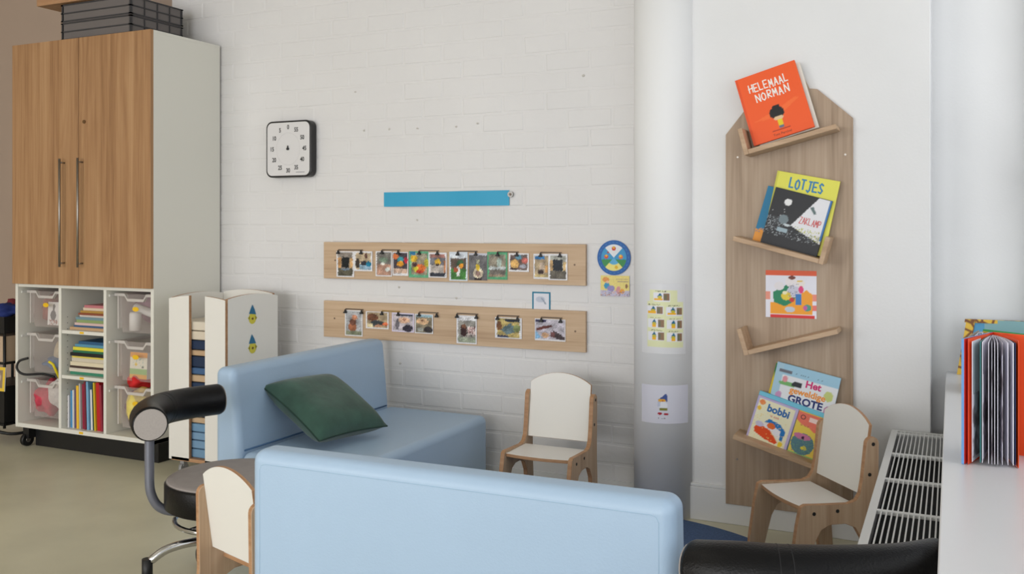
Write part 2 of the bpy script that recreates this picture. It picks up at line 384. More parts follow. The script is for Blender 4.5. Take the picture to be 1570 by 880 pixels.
# tubs
M_tub=glassy('frosted_tub_plastic',(222,208,202),.24,.3)
M_lip=glassy('frosted_tub_lip',(232,226,220),.6,.3)
def make_tub(x0,x1,zb,h,label,sticker=True):
    cx_=(x0+x1)/2; w2=(x1-x0)/2-.010; t=empty('storage_tub',(cx_,3.485,zb)); tag(t,label,'storage tub','clear tubs in the cabinet')
    w1=w2-.028; D=.36; th=.003
    q=MB()
    def wallq(p): 
        n=len(p); q.add(p,[tuple(range(n))])
    wallq([(-w1,.02,0),(w1,.02,0),(w2-.012,0,h),(-w2+.012,0,h)]); 
    wallq([(-w1,D-.02,0),(w1,D-.02,0),(w2-.012,D,h),(-w2+.012,D,h)])
    wallq([(-w1,.02,0),(-w1,D-.02,0),(-w2+.012,D,h),(-w2+.012,0,h)]); wallq([(w1,.02,0),(w1,D-.02,0),(w2-.012,D,h),(w2-.012,0,h)])
    wallq([(-w1,.02,0),(w1,.02,0),(w1,D-.02,0),(-w1,D-.02,0)])
    q.build('tub_body',M_tub,t,recalc=False)
    a=w2-.012; q=MB()       # rim with a dipped hand grip at the front
    pr_=[(-a,h),(-.075,h),(-.055,h-.026),(.055,h-.026),(.075,h),(a,h)]
    for (xa,za),(xb,zb_) in zip(pr_,pr_[1:]):
        q.add([(xa,-.008,za-.012),(xb,-.008,zb_-.012),(xb,-.008,zb_+.002),(xa,-.008,za+.002),(xa,.006,za-.012),(xb,.006,zb_-.012),(xb,.006,zb_+.002),(xa,.006,za+.002)],
              [(0,1,2,3),(4,7,6,5),(3,2,6,7),(0,4,5,1),(0,3,7,4),(1,5,6,2)])
    q.box(-w2,-a,-.008,D,h-.012,h+.002); q.box(a,w2,-.008,D,h-.012,h+.002); q.box(-a,a,D-.004,D+.004,h-.012,h+.002)
    q.build('rim',M_lip,t)
    for s_ in(-1,1):
        q=MB(); q.box(s_*(a-.006)-.004,s_*(a-.006)+.004,-.001,.02,.02,h-.012); q.build('corner_rib',M_lip,t)
    if sticker:
        q=MB(); q.prism([(.022*math.cos(k*PI/8)+.0,h*.62+.012*math.sin(k*PI/8)) for k in range(16)],-.006,-.005,'y'); q.build('label_sticker',M_yel,t)
    return t
L0,L1=-4.582,-4.27; R0,R1=-3.92,-3.608
make_tub(L0,L1,.650,.196,'clear tub top left in the cabinet, holding a card with a grey bird')
make_tub(L0,L1,.402,.212,'clear tub middle left in the cabinet, with beige paper and blue pieces',False)
make_tub(L0,L1,.158,.205,'clear tub bottom left in the cabinet, crammed with pink and white soft things',False)
make_tub(R0,R1,.650,.200,'clear tub top right in the cabinet, with a yellow label and white rolls')
make_tub(R0,R1,.402,.205,'clear tub middle right in the cabinet, holding an orange and green packet')
make_tub(R0,R1,.158,.215,'clear tub bottom right in the cabinet, with yellow and red cloth spilling out')
def bundle(name,c,r,col,label,cat,seed=0,rough=.25,top=None):
    q=MB(); q.blob((0,0,0),r,0,3,rough,seed); o=q.build(name,mat('cloth_%d_%d_%d'%col,col,.8,noise=.15,nscale=40)); o.location=c
    return tag(o,label,cat)
bundle('toy_bundle',(-4.500,3.635,.742),(.105,.1,.078),(150,92,82),'brownish pink soft bundle behind the bird card in the top left tub','toy',1)
bundle('paper_roll_pile',(-4.450,3.655,.50),(.07,.1,.07),(206,190,160),'beige crumpled paper pile in the middle left tub','paper',2,.12)
bundle('blue_cloth',(-4.470,3.615,.443),(.10,.09,.032),(70,110,150),'flat blue cloth at the bottom of the middle left tub','cloth',3)
bundle('pink_soft_toy',(-4.505,3.565,.25),(.055,.08,.085),(196,60,80),'pink red soft toy at left in the bottom left tub','toy',4)
bundle('white_soft_toy',(-4.415,3.575,.285),(.052,.065,.08),(220,214,208),'white soft toy in the middle of the bottom left tub','toy',5)
bundle('navy_soft_toy',(-4.355,3.605,.225),(.06,.07,.05),(70,84,116),'dark blue soft toy at right in the bottom left tub','toy',6)
bundle('lilac_cloth',(-3.830,3.675,.765),(.11,.1,.07),(150,104,128),'lilac cloth in the top right tub','cloth',7)
q=MB(); q.lathe([(.03,0),(.03,.085),(.024,.095)],(0,0),18); o=q.build('white_jar',mat('jar_white',(226,224,220),.4)); o.location=(-3.825,3.535,.658); tag(o,'small white jar in the top right tub','jar')
q=MB(); q.tube([(-.06,0,0),(.0,.02,-.02),(.08,.01,-.035)],.022,12); o=q.build('white_roll',MATS['jar_white']); o.location=(-3.790,3.555,.775); tag(o,'white tube lying above the jar in the top right tub','roll')
bundle('yellow_cloth',(-3.805,3.545,.26),(.062,.06,.10),(226,206,110),'pale yellow cloth bulging in the bottom right tub','cloth',8)
bundle('purple_cloth',(-3.858,3.575,.25),(.045,.07,.08),(120,70,100),'purple cloth at left in the bottom right tub','cloth',9)
bundle('red_cloth',(-3.810,3.555,.395),(.06,.06,.035),(206,28,30),'bright red cloth heaped on top of the bottom right tub','cloth',10,.35)
bundle('orange_cloth',(-3.855,3.595,.39),(.03,.05,.045),(230,140,30),'orange cloth beside the red one on the bottom right tub','cloth',11,.3)
def card(name,x,y,z,w_,h_,ops,label,cat,grp=None,tilt=-.05,seed=1,d=.004,nx=24,nz=28,side=None):
    t=empty(name,(x,y,z),(tilt,0,0)); q=MB(); q.box(-w_/2,w_/2,0,d,0,h_); q.build('card_stock',side or M_paper,t)
    art('print',w_,h_,ops,t,-.0008,-w_/2,0,nx,nz,seed=seed); return tag(t,label,cat,grp)
card('picture_card',-4.415,3.515,.66,.085,.125,[('bg',(232,230,228)),('e',.5,.42,.26,.22,(110,110,112)),('e',.55,.82,.12,.09,(110,112,110)),('r',.45,.6,.62,.8,(120,120,120)),('s',.1,0,.9,.22,[(190,130,120),(120,90,90)],.5)],'white card with a grey bird shape inside the top left tub','card')
card('packet',-3.79,3.52,.412,.12,.135,[('bg',(236,232,214)),('r',0,.80,1,1,(236,160,60)),('r',0,0,1,.16,(232,170,70)),('r',0,.16,1,.36,(150,190,120)),('e',.35,.55,.07,.06,(236,200,30)),('e',.75,.45,.06,.05,(110,120,110)),('s',.2,.5,.8,.75,[(170,200,190),(236,232,214)],.3)],'orange, white and green packet standing in the middle right tub','packet',d=.03)
q=MB(); q.tube(smoothpath([(-4.42,3.53,.375),(-4.46,3.49,.395),(-4.52,3.42,.40),(-4.555,3.405,.43),(-4.545,3.41,.47),(-4.50,3.43,.487)],6),.0065,8)
tag(q.build('cable_loop',M_black),'black cable looping out over the bottom left tub','cable')
q=MB(); q.tube([(-4.36,3.52,.36),(-4.37,3.48,.455),(-4.39,3.47,.47)],.007,8); tag(q.build('yellow_stick',mat('stick_yellow',(236,214,30),.5)),'thin yellow stick poking from the bottom left tub','stick')

# books in the middle column
bc=[(190,116,122),(222,204,180),(180,140,66),(140,72,48),(220,208,198),(116,146,156),(140,160,104),(214,184,180),(60,92,130),(196,160,120)]
def bookbox(name,x0,x1,y0,y1,z0,z1,col,label,grp,spine='y',tilt=0):
    cx_,cy_=(x0+x1)/2,(y0+y1)/2
    t=empty(name,(cx_,cy_,z0),(0,tilt,0)); a,b_,h_=(x1-x0)/2,(y1-y0)/2,z1-z0; cv=min(.002,h_*.2,(x1-x0)*.2)
    q=MB()
    if spine=='flat':
        q.box(-a,a,-b_,b_,0,cv); q.box(-a,a,-b_,b_,h_-cv,h_); q.box(-a,a,-b_,-b_+cv,cv,h_-cv)
        q.build('cover',cm(*col),t); q=MB(); q.box(-a+.003,a-.003,-b_+cv,b_-.003,cv,h_-cv)
    else:
        q.box(-a,-a+cv,-b_,b_,0,h_); q.box(a-cv,a,-b_,b_,0,h_); q.box(-a+cv,a-cv,-b_,-b_+cv,0,h_)
        q.build('cover',cm(*col),t); q=MB(); q.box(-a+cv,a-cv,-b_+cv,b_-.003,.003,h_-.004)
    q.build('pages',M_pages,t); return tag(t,label,'book',grp)
cname={0:'rose',1:'cream',2:'ochre',3:'brown',4:'off-white',5:'grey blue',6:'moss green',7:'pale pink',8:'slate blue',9:'tan'}
r_=random.Random(5); z=.6505
hs=[.014,.010,.013,.016,.014,.012,.010,.012,.014,.014]; xs=[-4.232,-4.205,-4.20,-4.19,-4.19,-4.165,-4.155,-4.15,-4.14,-4.125]
order=[9,8,7,6,5,4,3,2,1,0]
pos=['lowest','second from the bottom','third from the bottom','fourth from the bottom','fifth from the bottom','fifth from the top','fourth from the top','third from the top','second from the top','topmost']
for k in range(10):
    i=order[k]; bookbox('book',xs[k],-3.945,3.46+r_.uniform(0,.02),3.73,z,z+hs[k],bc[i],'thin %s book lying %s in the upper cabinet stack'%(cname[i],pos[k]),'books stacked on the upper middle shelf','flat'); z+=hs[k]+.0004
c2=[((60,140,110),'green'),((216,206,190),'off-white'),((70,50,44),'dark brown'),((222,210,180),'cream'),((210,200,180),'light beige'),((236,214,90),'yellow'),((24,24,26),'black'),((40,110,80),'dark green'),((226,214,60),'bright yellow'),((90,150,180),'sky blue'),((40,90,130),'dark blue')]
h2=[.018,.018,.012,.020,.020,.010,.018,.012,.016,.014,.016]; x2=[-4.236,-4.225,-4.228,-4.22,-4.215,-4.215,-4.215,-4.20,-4.20,-4.20,-4.17]
pos2=['lowest','second from the bottom','third from the bottom','fourth from the bottom','fifth from the bottom','in the middle','fifth from the top','fourth from the top','third from the top','second from the top','topmost']
z=.4135
for k in range(11):
    bookbox('book',x2[k],-3.972 if k<4 else -3.95,3.46+r_.uniform(0,.02),3.73,z,z+h2[k],c2[k][0],'thin %s book lying %s in the second cabinet stack'%(c2[k][1],pos2[k]),'books stacked on the lower middle shelf','flat'); z+=h2[k]+.0004
bookbox('book',-3.966,-3.955,3.48,3.70,.4135,.50,(180,40,50),'small dark red book standing at the right of the second stack','books stacked on the lower middle shelf','up',.08)
ub=[((226,224,226),'white',.008,.17),((70,140,190),'sky blue',.018,.195),((236,232,226),'white and slim',.008,.20),((90,50,110),'purple',.010,.205),((236,190,50),'amber yellow',.018,.225),((200,200,196),'light grey',.008,.238),((150,30,60),'wine red',.016,.235),((120,30,50),'deep burgundy',.013,.25),((120,170,205),'pale blue',.015,.252),((226,226,226),'off-white',.012,.21),((30,60,50),'black green',.010,.24),((226,196,50),'yellow',.008,.25),((190,24,34),'bright red',.024,.25),((150,40,60),'dull red',.014,.24)]
x=-4.235
for k,(c_,n_,wd,hh) in enumerate(ub):
    o=bookbox('book',x,x+wd,3.46+r_.uniform(0,.01),3.68,.1325,.1325+hh,c_,'%s upright book, %s in the bottom cabinet row'%(n_,['leftmost','second from the left','third from the left','fourth from the left','fifth from the left','sixth from the left','seventh from the left','seventh from the right','sixth from the right','fifth from the right','fourth from the right','third from the right','second from the right','rightmost'][k]),'books standing upright in the cabinet','up',-.012*k/3); x+=wd+.0055

# crates and tray on the cabinet
M_crate=mat('grey_crate_plastic',(104,98,96),.6)
def crate(z,label):
    t=empty('stacking_crate',(-4.01,3.62,z)); tag(t,label,'crate','grey crates on the cabinet'); a,bq,h_=.245,.17,.096
    q=MB(); q.box(-a,a,-bq,bq,.0,.006); 
    for s_ in(-1,1): q.box(-a,a,s_*bq-.003,s_*bq+.003,0,h_); q.box(s_*a-.003,s_*a+.003,-bq,bq,0,h_)
    q.build('crate_body',M_crate,t)
    q=MB()
    for zz in (.003,.044,.088):
        for s_ in (-1,1):
            q.box(-a-.008,a+.008,s_*bq-.008,s_*bq+.008,zz,zz+.006); q.box(s_*a-.008,s_*a+.008,-bq-.008,bq+.008,zz,zz+.006)
    for s_ in(-1,1):
        for k in range(5):
            yy=-bq+2*bq*k/4; q.box(s_*a-.0075,s_*a+.0075,yy-.003,yy+.003,.006,.086)
        for k in(0,1): q.box((-a,a)[k]-.004,(-a,a)[k]+.004,s_*bq-.0075,s_*bq+.0075,.006,.086)
    q.build('ribs',mat('dark_crate_rib',(56,55,57),.55),t); return t
crate(2.175,'grey plastic stacking crate resting on the cabinet top'); crate(2.272,'grey plastic stacking crate on top of the other crate')
t=empty('wooden_tray',(-4.22,3.61,2.3705)); tag(t,'orange wooden tray lying on the grey crates, mostly above the picture','tray')
q=MB(); q.box(-.20,.20,-.19,.15,0,.008); q.build('tray_base',M_ply,t)
q=MB(); q.box(-.20,.20,-.19,-.178,.008,.05); q.box(-.20,.20,.138,.15,.008,.05); q.box(-.20,-.188,-.178,.138,.008,.05); q.box(.188,.20,-.178,.138,.008,.05); q.build('tray_rim',M_ply,t)

# things left of the cabinet
t=empty('trolley',(-4.82,3.55,0)); tag(t,'black metal trolley standing left of the cabinet, cut by the picture edge','trolley')
for s_ in((-.13,-.12),(.13,-.12),(-.13,.12),(.13,.12)):
    q=MB(); q.tube([(s_[0],s_[1],.09),(s_[0],s_[1],.66)],.008,8); q.build('upright',M_black,t)
for zz in (.105,.44): 
    q=MB(); q.box(-.14,.14,-.13,.13,zz,zz+.012); q.build('tray_shelf',M_black,t)
q=MB(); q.tube(smoothpath([(-.15,-.16,.085),(.05,-.16,.085),(.16,-.10,.06),(.20,.0,.06)],5),.009,8); q.build('base_tube',M_black,t)
q=MB(); q.box(-.138,.138,-.128,.128,.12,.32); q.build('storage_bin',M_black,t)
q=MB(); q.box(-.138,.138,-.128,.128,.61,.70); q.build('upper_bin',M_black,t)
bundle('blue_cloth',(-4.735,3.50,.735),(.065,.08,.035),(26,44,110),'dark blue cloth heaped in the black trolley top','cloth',21,.4)
bundle('red_cloth',(-4.76,3.57,.755),(.05,.05,.03),(110,30,40),'dark red cloth behind the blue one in the trolley','cloth',22,.4)
q=MB(); q.box(-.11,.11,-.09,.09,0,.14); o=q.build('cardboard_box',mat('cardboard',(190,166,140),.8,noise=.04)); o.location=(-4.80,3.52,.453); tag(o,'plain cardboard box on the middle shelf of the black trolley','box')
card('picture_board',-4.735,3.40,.30,.17,.13,[('bg',(236,200,70)),('r',.1,.12,.9,.88,(150,130,110)),('e',.35,.5,.14,.24,(236,200,70)),('e',.68,.55,.14,.2,(200,180,160)),('e',.5,.25,.2,.08,(90,80,70))],'yellow bordered picture board leaning on the black trolley at the picture edge','picture board')

# ------------------------------------------------------------------ cart of sleeping mats
cx0,cx1,cy0,cy1=-3.425,-3.073,3.37,3.745
t=empty('mat_cart',((cx0+cx1)/2,(cy0+cy1)/2,0)); tag(t,'cream cart with arched side panels holding a stack of folded mats, beside the cabinet','cart')
ox2,oy2=(cx0+cx1)/2,(cy0+cy1)/2; HX=(cx1-cx0)/2; HYY=(cy1-cy0)/2
def arch(a0,a1,z0,zs,rise,A0,A1,n=14):
    pts=[(a0,z0),(a1,z0)]
    for k in range(n+1):
        u=a1+(a0-a1)*k/n; w_=(u-A0)/(A1-A0); pts.append((u,zs+rise*math.sin(PI*w_)**.8 if 0<w_<1 else zs))
    return pts
q=MB(); q.prism(arch(-HX,-.048,.075,.849,.018,-HX,HX),-HYY,-HYY+.016,'y',0,1); q.build('front_panel',[M_lam,M_ply],t)
q=MB(); q.prism(arch(.052,HX,.075,.849,.018,-HX,HX),-HYY,-HYY+.016,'y',0,1); q.build('front_panel',[M_lam,M_ply],t)
for s_ in(-1,1):
    q=MB(); q.prism(arch(-HYY+.017,HYY,.075,.849,.020,-HYY,HYY),s_*HX-(.016 if s_>0 else 0),s_*HX+(0 if s_>0 else .016),'x',0,1)
    q.build('side_panel',[mat('white_laminate_side',(236,234,228),.42) if s_>0 else M_lam,M_ply],t)
q=MB(); q.prism(arch(-HX+.017,HX-.017,.075,.855,.020,-HX,HX),HYY-.02,HYY-.004,'y',0,1); q.build('back_panel',[M_lam,M_ply],t)
q=MB(); q.box(-HX+.017,HX-.017,-HYY+.0,HYY-.021,.072,.088); q.build('bottom_board',[M_ply],t)
for sx in(-1,1):
    for sy in(-1,1):
        q=MB(); q.tube([(sx*.13-.009,sy*.14,.025),(sx*.13+.009,sy*.14,.025)],.025,14); q.box(sx*.13-.012,sx*.13+.012,sy*.14-.01,sy*.14+.014,.035,.072); q.build('castor',mat('grey_castor',(150,150,150),.4),t)
def sticker(z,rt):
    e=empty('gnome_sticker'); e.parent=t; e.location=(HX+.0008,.0,z); e.rotation_euler=(0,0,PI/2)
    q=MB(); q.prism([(.026*math.cos(k*PI/12),-.014+.028*math.sin(k*PI/12)) for k in range(24)],-.0006,0,'y'); 
    q.prism([(-.034,-.012),(-.022,-.022),(-.02,-.004)],-.0006,0,'y'); q.prism([(.034,-.012),(.022,-.022),(.02,-.004)],-.0006,0,'y')
    q.xf(Matrix.Rotation(rt,4,'Y')); q.build('yellow_disc',mat('sticker_yellow',(214,204,70),.5),e)
    q=MB(); q.prism([(-.026,.008),(.024,.004),(.012,.03),(-.004,.052),(-.014,.034)],-.0010,-.0004,'y'); q.xf(Matrix.Rotation(rt,4,'Y')); q.build('blue_cap',mat('sticker_blue',(30,110,150),.5),e)
    q=MB(); q.prism([(.007*math.cos(k*PI/6),-.016+.006*math.sin(k*PI/6)) for k in range(12)],-.0012,-.0006,'y'); q.xf(Matrix.Rotation(rt,4,'Y')); q.build('brown_dot',mat('sticker_brown',(110,80,30),.5),e)
sticker(.765,.05); sticker(.622,-.03)
lv=[(.0885,.131,(110,146,176),'lowest light blue'),(.133,.172,(116,150,180),'second light blue'),(.174,.211,(118,152,182),'third light blue'),(.213,.253,(110,148,180),'fourth light blue'),(.255,.283,(190,164,132),'lowest beige'),(.285,.40,(36,60,92),'thick navy'),(.402,.450,(34,54,84),'upper thick navy'),(.452,.486,(196,168,134),'beige middle'),(.488,.521,(64,96,136),'medium blue'),(.523,.575,(30,48,76),'dark navy'),(.577,.605,(190,160,126),'tan'),(.607,.651,(30,48,78),'topmost navy'),(.653,.696,(216,204,184),'cream'),(.698,.742,(220,210,192),'topmost cream')]
for k,(za,zb,c_,n_) in enumerate(lv):
    q=MB(); q.box(-HX+.024,HX-.024,-HYY+.024,HYY-.03,za,zb-.0015); o=q.build('folded_mat',mat('mat_%d_%d_%d'%c_,c_,.8),bevel=.006,seg=2); o.location=(ox2,oy2,0)
    tag(o,'%s folded mat in the cart stack, seen through the slot'%n_,'mat','folded mats in the cart')

# ------------------------------------------------------------------ sofas
def make_sofa(label):
    t=empty('sofa'); tag(t,label,'sofa','pale blue two-seat children sofas'); L=1.05
    q=MB(); q.prism([(0,.03),(.128,.03),(.122,.36),(.094,.655),(0,.655)],0,L,'x'); o=q.build('backrest',M_sofa,t,bevel=.030,seg=6)
    q=MB()
    q.tube([(.031,.0004,.05),(.031,.0004,.61),(.036,.0004,.621),(.047,.0004,.6245),(L-.047,.0004,.6245),(L-.036,.0004,.621),(L-.031,.0004,.61),(L-.031,.0004,.05)],.0010,6)

    q.build('back_seam',mat('pale_blue_seam',(156,184,208),.6),o)
    q=MB(); q.prism([(.124,.05),(.655,.05),(.655,.336),(.124,.336)],.004,L-.004,'x'); s_=q.build('seat',M_sofa,t,bevel=.032,seg=6)
    q=MB(); q.tube([(.03,.1235,.340),(L-.03,.1235,.340)],.0035,6); q.build('seat_seam',M_seam,s_)
    q=MB(); q.tube(smoothpath([(.010,.15,.08),(.010,.15,.29),(.018,.17,.325)],4),.002,6); q.build('seat_piping',M_seam,s_)
    for xx in(.08,L-.08):
        for yy in(.07,.60):
            q=MB(); q.lathe([(.02,.008),(.025,.05)],(xx,yy),14); q.build('foot',M_black,t)
    return t
s1=make_sofa('pale blue sofa nearest the viewer, seen from behind'); s1.location=(-1.545,1.778,0); s1.rotation_euler=(0,0,math.radians(1.0))
s2=make_sofa('pale blue sofa against the brick wall with a green cushion on it'); s2.location=(-2.572,3.81,0); s2.rotation_euler=(0,0,-PI/2)

# cushion
def cushion():
    q=MB(); N=30; S=.187
    def P(i,j,s_):
        a=-1+2*i/N;b_=-1+2*j/N
        pinch=1-.085*(1-a*a)*0-.06*((1-b_*b_)*0)
        x=a*S*(1-.07*(1-b_*b_)*abs(a)**3); y=b_*S*(1-.07*(1-a*a)*abs(b_)**3)
        t=.068*((1-a**4)*(1-b_**4))**.55
        t+= .003*math.sin(5*a+3*b_)*(1-a*a)*(1-b_*b_)+.0015*math.sin(13*b_-9*a)*math.sin(6*a+1)*(1-a*a)*(1-b_*b_)*(a*a+b_*b_)
        return (x,y,s_*max(t,.0025))
    for s_ in(1,-1):
        vs=[P(i,j,s_) for j in range(N+1) for i in range(N+1)]
        q.add(vs,[(j*(N+1)+i,j*(N+1)+i+1,(j+1)*(N+1)+i+1,(j+1)*(N+1)+i) for j in range(N) for i in range(N)],0,True)
    o=q.build('cushion',M_cush)
    q=MB(); pts=[]
    for a,b_,c_,d in ((-1,-1,1,-1),(1,-1,1,1),(1,1,-1,1),(-1,1,-1,-1)):
        for k in range(10):
            u=a+(c_-a)*k/10; v=b_+(d-b_)*k/10; pts.append((u*S*(1-.07*(1-v*v)*abs(u)**3),v*S*(1-.07*(1-u*u)*abs(v)**3),0))
    pts.append(pts[0]); q.tube(pts,.0035,6); q.build('piping',mat('cushion_piping',(28,56,46),.8),o)
    return o
cu=cushion(); cu.location=(-2.29,3.085,.470)
a_,b2_,g_=-.1838,.4834,-.0252
cu.rotation_euler=(Matrix.Rotation(a_,3,'Z')@Matrix.Rotation(b2_,3,'Y')@Matrix.Rotation(g_,3,'X')).to_euler()
tag(cu,'dark green velvet cushion leaning in the corner of the rear pale blue sofa','cushion')

# ------------------------------------------------------------------ children's chairs
def arcpts(cx_,cz,r,a0,a1,n=8): return [(cx_+r*math.cos(a0+(a1-a0)*k/n),cz+r*math.sin(a0+(a1-a0)*k/n)) for k in range(n+1)]
def make_chair(label):
    t=empty('child_chair'); tag(t,label,'chair','small wooden children chairs')
    prof=[(-.052,0),(-.004,0),(.022,.10)]+[(.040,.165),(.062,.203),(.095,.218),(.150,.218),(.185,.203),(.208,.165)]+[(.232,0),(.285,0)]+[(.270,.25)]
    prof+=[(.2735,.470)]+arcpts(.2495,.475,.024,0,PI,8)+[(.212,.36),(.203,.315),(.188,.293),(.160,.284),(.045,.287),(.004,.289),(-.012,.282),(-.026,.22),(-.044,.10)]
    for s_ in(-1,1):
        q=MB(); q.prism(prof,s_*.1465-.009,s_*.1465+.009,'x',0,1); sp=q.build('side_panel',[M_chair,M_ply],t,bevel=.0015,seg=1)
        q=MB()
        for (yy,zz) in ((.2515,.475),(.238,.375),(.035,.258),(.120,.262)):
            q.tube([(s_*.1550,yy,zz),(s_*.1568,yy,zz)],.0062,12)
        q.build('screw_cap',M_black,sp)
    pts=[(-.137,.19),(.137,.19)]+[(.137-.274*k/12,-.0-.014*math.sin(PI*k/12)) for k in range(13)]
    q=MB(); q.prism([(x,y) for x,y in pts],.265,.279,'z',0,1); q.build('seat',[mat('white_laminate',(228,224,218),.38),M_ply],t,bevel=.001,seg=1)
    bp=[(-.137,.0),(.137,.0)]+[(.137-.274*k/18,.232+math.sqrt(.2397**2-(.137-.274*k/18)**2)-.1967) for k in range(19)]
    q=MB(); q.prism(bp,-.006,.006,'y',0,1); q.xf(Matrix.Translation((0,.222,.305))@Matrix.Rotation(-math.radians(8),4,'X')); q.build('backrest',[M_lam,M_ply],t,bevel=.001,seg=1)
    return t
def place(o,x,y,deg,sc_=1):
    o.scale=(sc_,)*3; o.location=(x,y,0); o.rotation_euler=(0,0,math.radians(deg))
place(make_chair('small cream and wood child chair standing against the brick wall'),-1.4975,3.405,0)
place(make_chair('small wooden child chair between the tall book rack and the radiator'),-.531,3.278,-52.3)
place(make_chair('small child chair seen from behind, between the stool and the front sofa'),-1.727,2.209,162.6,.93)

# ------------------------------------------------------------------ stools with curved padded arm
def make_stool(loc,arm,pole,label,seatz=.374,armr=.056,rot=0):
    t=empty('arm_stool',loc); tag(t,label,'stool','round stools with a padded arm')
    Lc=Vector(loc)
    R_=.222
    q=MB(); q.lathe([(R_-.012,seatz-.092),(R_,seatz-.084),(R_,seatz-.012),(R_-.006,seatz-.003)],(0,0),56); q.build('seat_cushion',M_leather,t)
    q=MB(); q.lathe([(R_-.005,seatz-.004),(R_-.012,seatz+.001),(R_-.03,seatz+.002)],(0,0),56); q.build('seat_top',M_seatgrey,t)
    q=MB(); q.lathe([(.03,.10),(.03,.20),(.022,.20),(.022,seatz-.09)],(0,0),20); q.build('gas_column',M_black,t)
    q=MB(); q.tube([(.19*math.cos(k*PI/18),.19*math.sin(k*PI/18),.238) for k in range(37)],.008,10,caps=False)
    for k in range(3): a=k*2.09+.4; q.tube([(.02*math.cos(a),.02*math.sin(a),.238),(.19*math.cos(a),.19*math.sin(a),.238)],.006,8)
    q.build('foot_ring',M_chrome,t)
    for k in range(5):
        a=rot+k*2*PI/5; c_,s_=math.cos(a),math.sin(a)
        q=MB(); q.tube(smoothpath([(.02*c_,.02*s_,.150),(.12*c_,.12*s_,.165),(.21*c_,.21*s_,.152),(.265*c_,.265*s_,.118)],5),[.014]*15+[.011],10); lg=q.build('leg',M_chrome,t)
        q=MB(); cx_,cy_=.272*c_,.272*s_
        q.tube([(cx_,cy_,.05),(cx_,cy_,.128)],.017,12)
        for d in(-.015,.015): q.tube([(cx_-s_*d-s_*.006,cy_+c_*d+c_*.006,.031),(cx_-s_*d+s_*.006,cy_+c_*d-c_*.006,.031)],.031,16)
        q.build('castor',M_black,lg)
    loc_=[Vector(p)-Lc for p in arm]
    path=smoothpath(loc_,8)
    # rounded rims at both ends
    d0=(path[0]-path[1]).normalized(); d1=(path[-1]-path[-2]).normalized()
    P_=[path[0]+d0*.010,path[0]+d0*.006]+path+[path[-1]+d1*.006,path[-1]+d1*.010]
    rr=[armr-.008,armr-.002]+[armr]*len(path)+[armr-.002,armr-.008]
    q=MB(); q.tube(P_,rr,28); am=q.build('armrest',M_leather,t)
    for p,d in((path[0],d0),(path[-1],d1)):
        q=MB(); q.tube([p+d*.010,p+d*.0125],armr-.006,28); q.build('end_cap',M_greycap,am)
    q=MB(); k=len(path)//2
    for kk in (k-1,k+1): 
        pp=[path[kk],path[kk]+(path[kk+1]-path[kk]).normalized()*.0012]; q.tube(pp,armr+.0006,28)
    q.build('stitching',mat('black_thread',(40,40,42),.8),am)
    q=MB(); q.tube(smoothpath([Vector(p)-Lc for p in pole],8),.0150,14); q.build('arm_tube',M_tube,t)
    return t
def az(px,d,z):      # point seen in column px at depth d, height z
    s,c=math.sin(YAW),math.cos(YAW); u=(px-CX)/F*d; return (-d*s+u*c,d*c+u*s,z)
SC=(-2.155,2.41,0)
za=.562
arm=[az(230,3.0,za),az(226,3.10,za),az(238,3.20,za),az(262,3.29,za),az(298,3.37,za),az(334,3.43,za)]
pc=az(229,3.03,0)
pole=[(pc[0],pc[1],.512),(pc[0],pc[1],.42),(pc[0]+.004,pc[1]+.003,.33),(pc[0]+.03,pc[1]+.03,.275),(pc[0]+.09,pc[1]+.10,.255),(SC[0],SC[1],.256)]
make_stool(SC,arm,pole,'round grey stool with a curved black armrest in front of the mat cart',rot=3.95)
za=.546
arm=[az(1070,1.80,za-.010),az(1100,1.775,za-.003),az(1140,1.76,za),az(1200,1.745,za),az(1290,1.74,za),az(1380,1.75,za),az(1440,1.78,za)]
c2_=az(1060,1.75,0); S2=(-.50,1.33,0)
pole=[(c2_[0],c2_[1],.50),(c2_[0],c2_[1]-.005,.40),(c2_[0]-.005,c2_[1]-.04,.30),(c2_[0]-.03,c2_[1]-.15,.258),(S2[0],S2[1],.256)]
make_stool(S2,arm,pole,'black padded armrest of a second stool at the bottom right, below the sill',rot=.9)

# ------------------------------------------------------------------ radiator
t=empty('radiator',(-.08,2.9,0)); tag(t,'white radiator with a slotted top grille under the windowsill','radiator')
rx0,rx1,ry0,ry1,rz=-.125,.185,-.95,.868,.437
q=MB(); q.box(rx0,rx0+.004,ry0,ry1,.10,rz-.003); q.box(rx1-.004,rx1,ry0,ry1,.10,rz-.003); q.box(rx0,rx1,ry1-.004,ry1,.10,rz-.003); q.box(rx0,rx1,ry0,ry0+.004,.10,rz-.003); q.build('casing',M_rad,t)
q=MB(); q.box(rx0+.006,rx1-.006,ry0+.006,ry1-.006,.30,.335); q.build('inner_core',M_dark,t)
q=MB(); q.box(rx0,rx0+.022,ry0,ry1,rz-.003,rz); q.box(rx1-.02,rx1,ry0,ry1,rz-.003,rz)
gx0,gx1=rx0+.022,rx1-.02; n=20; p_=(gx1-gx0)/n
for k in range(n): q.box(gx0+(k+.72)*p_,gx0+(k+1)*p_,ry0,ry1,rz-.006,rz-.0015)
yb=[3.755,3.715]; 
y=3.715-.337
while y>ry0+2.9: yb.append(y); y-=.345
for y in yb: q.box(rx0+.01,rx1-.01,y-2.9-.008,y-2.9+.008,rz-.010,rz-.0002)
q.build('grille',M_rad,t)
for yy in(-.7,.6):
    q=MB(); q.box(rx0+.05,rx0+.10,yy-.02,yy+.02,0,.10); q.build('foot',M_rad,t)

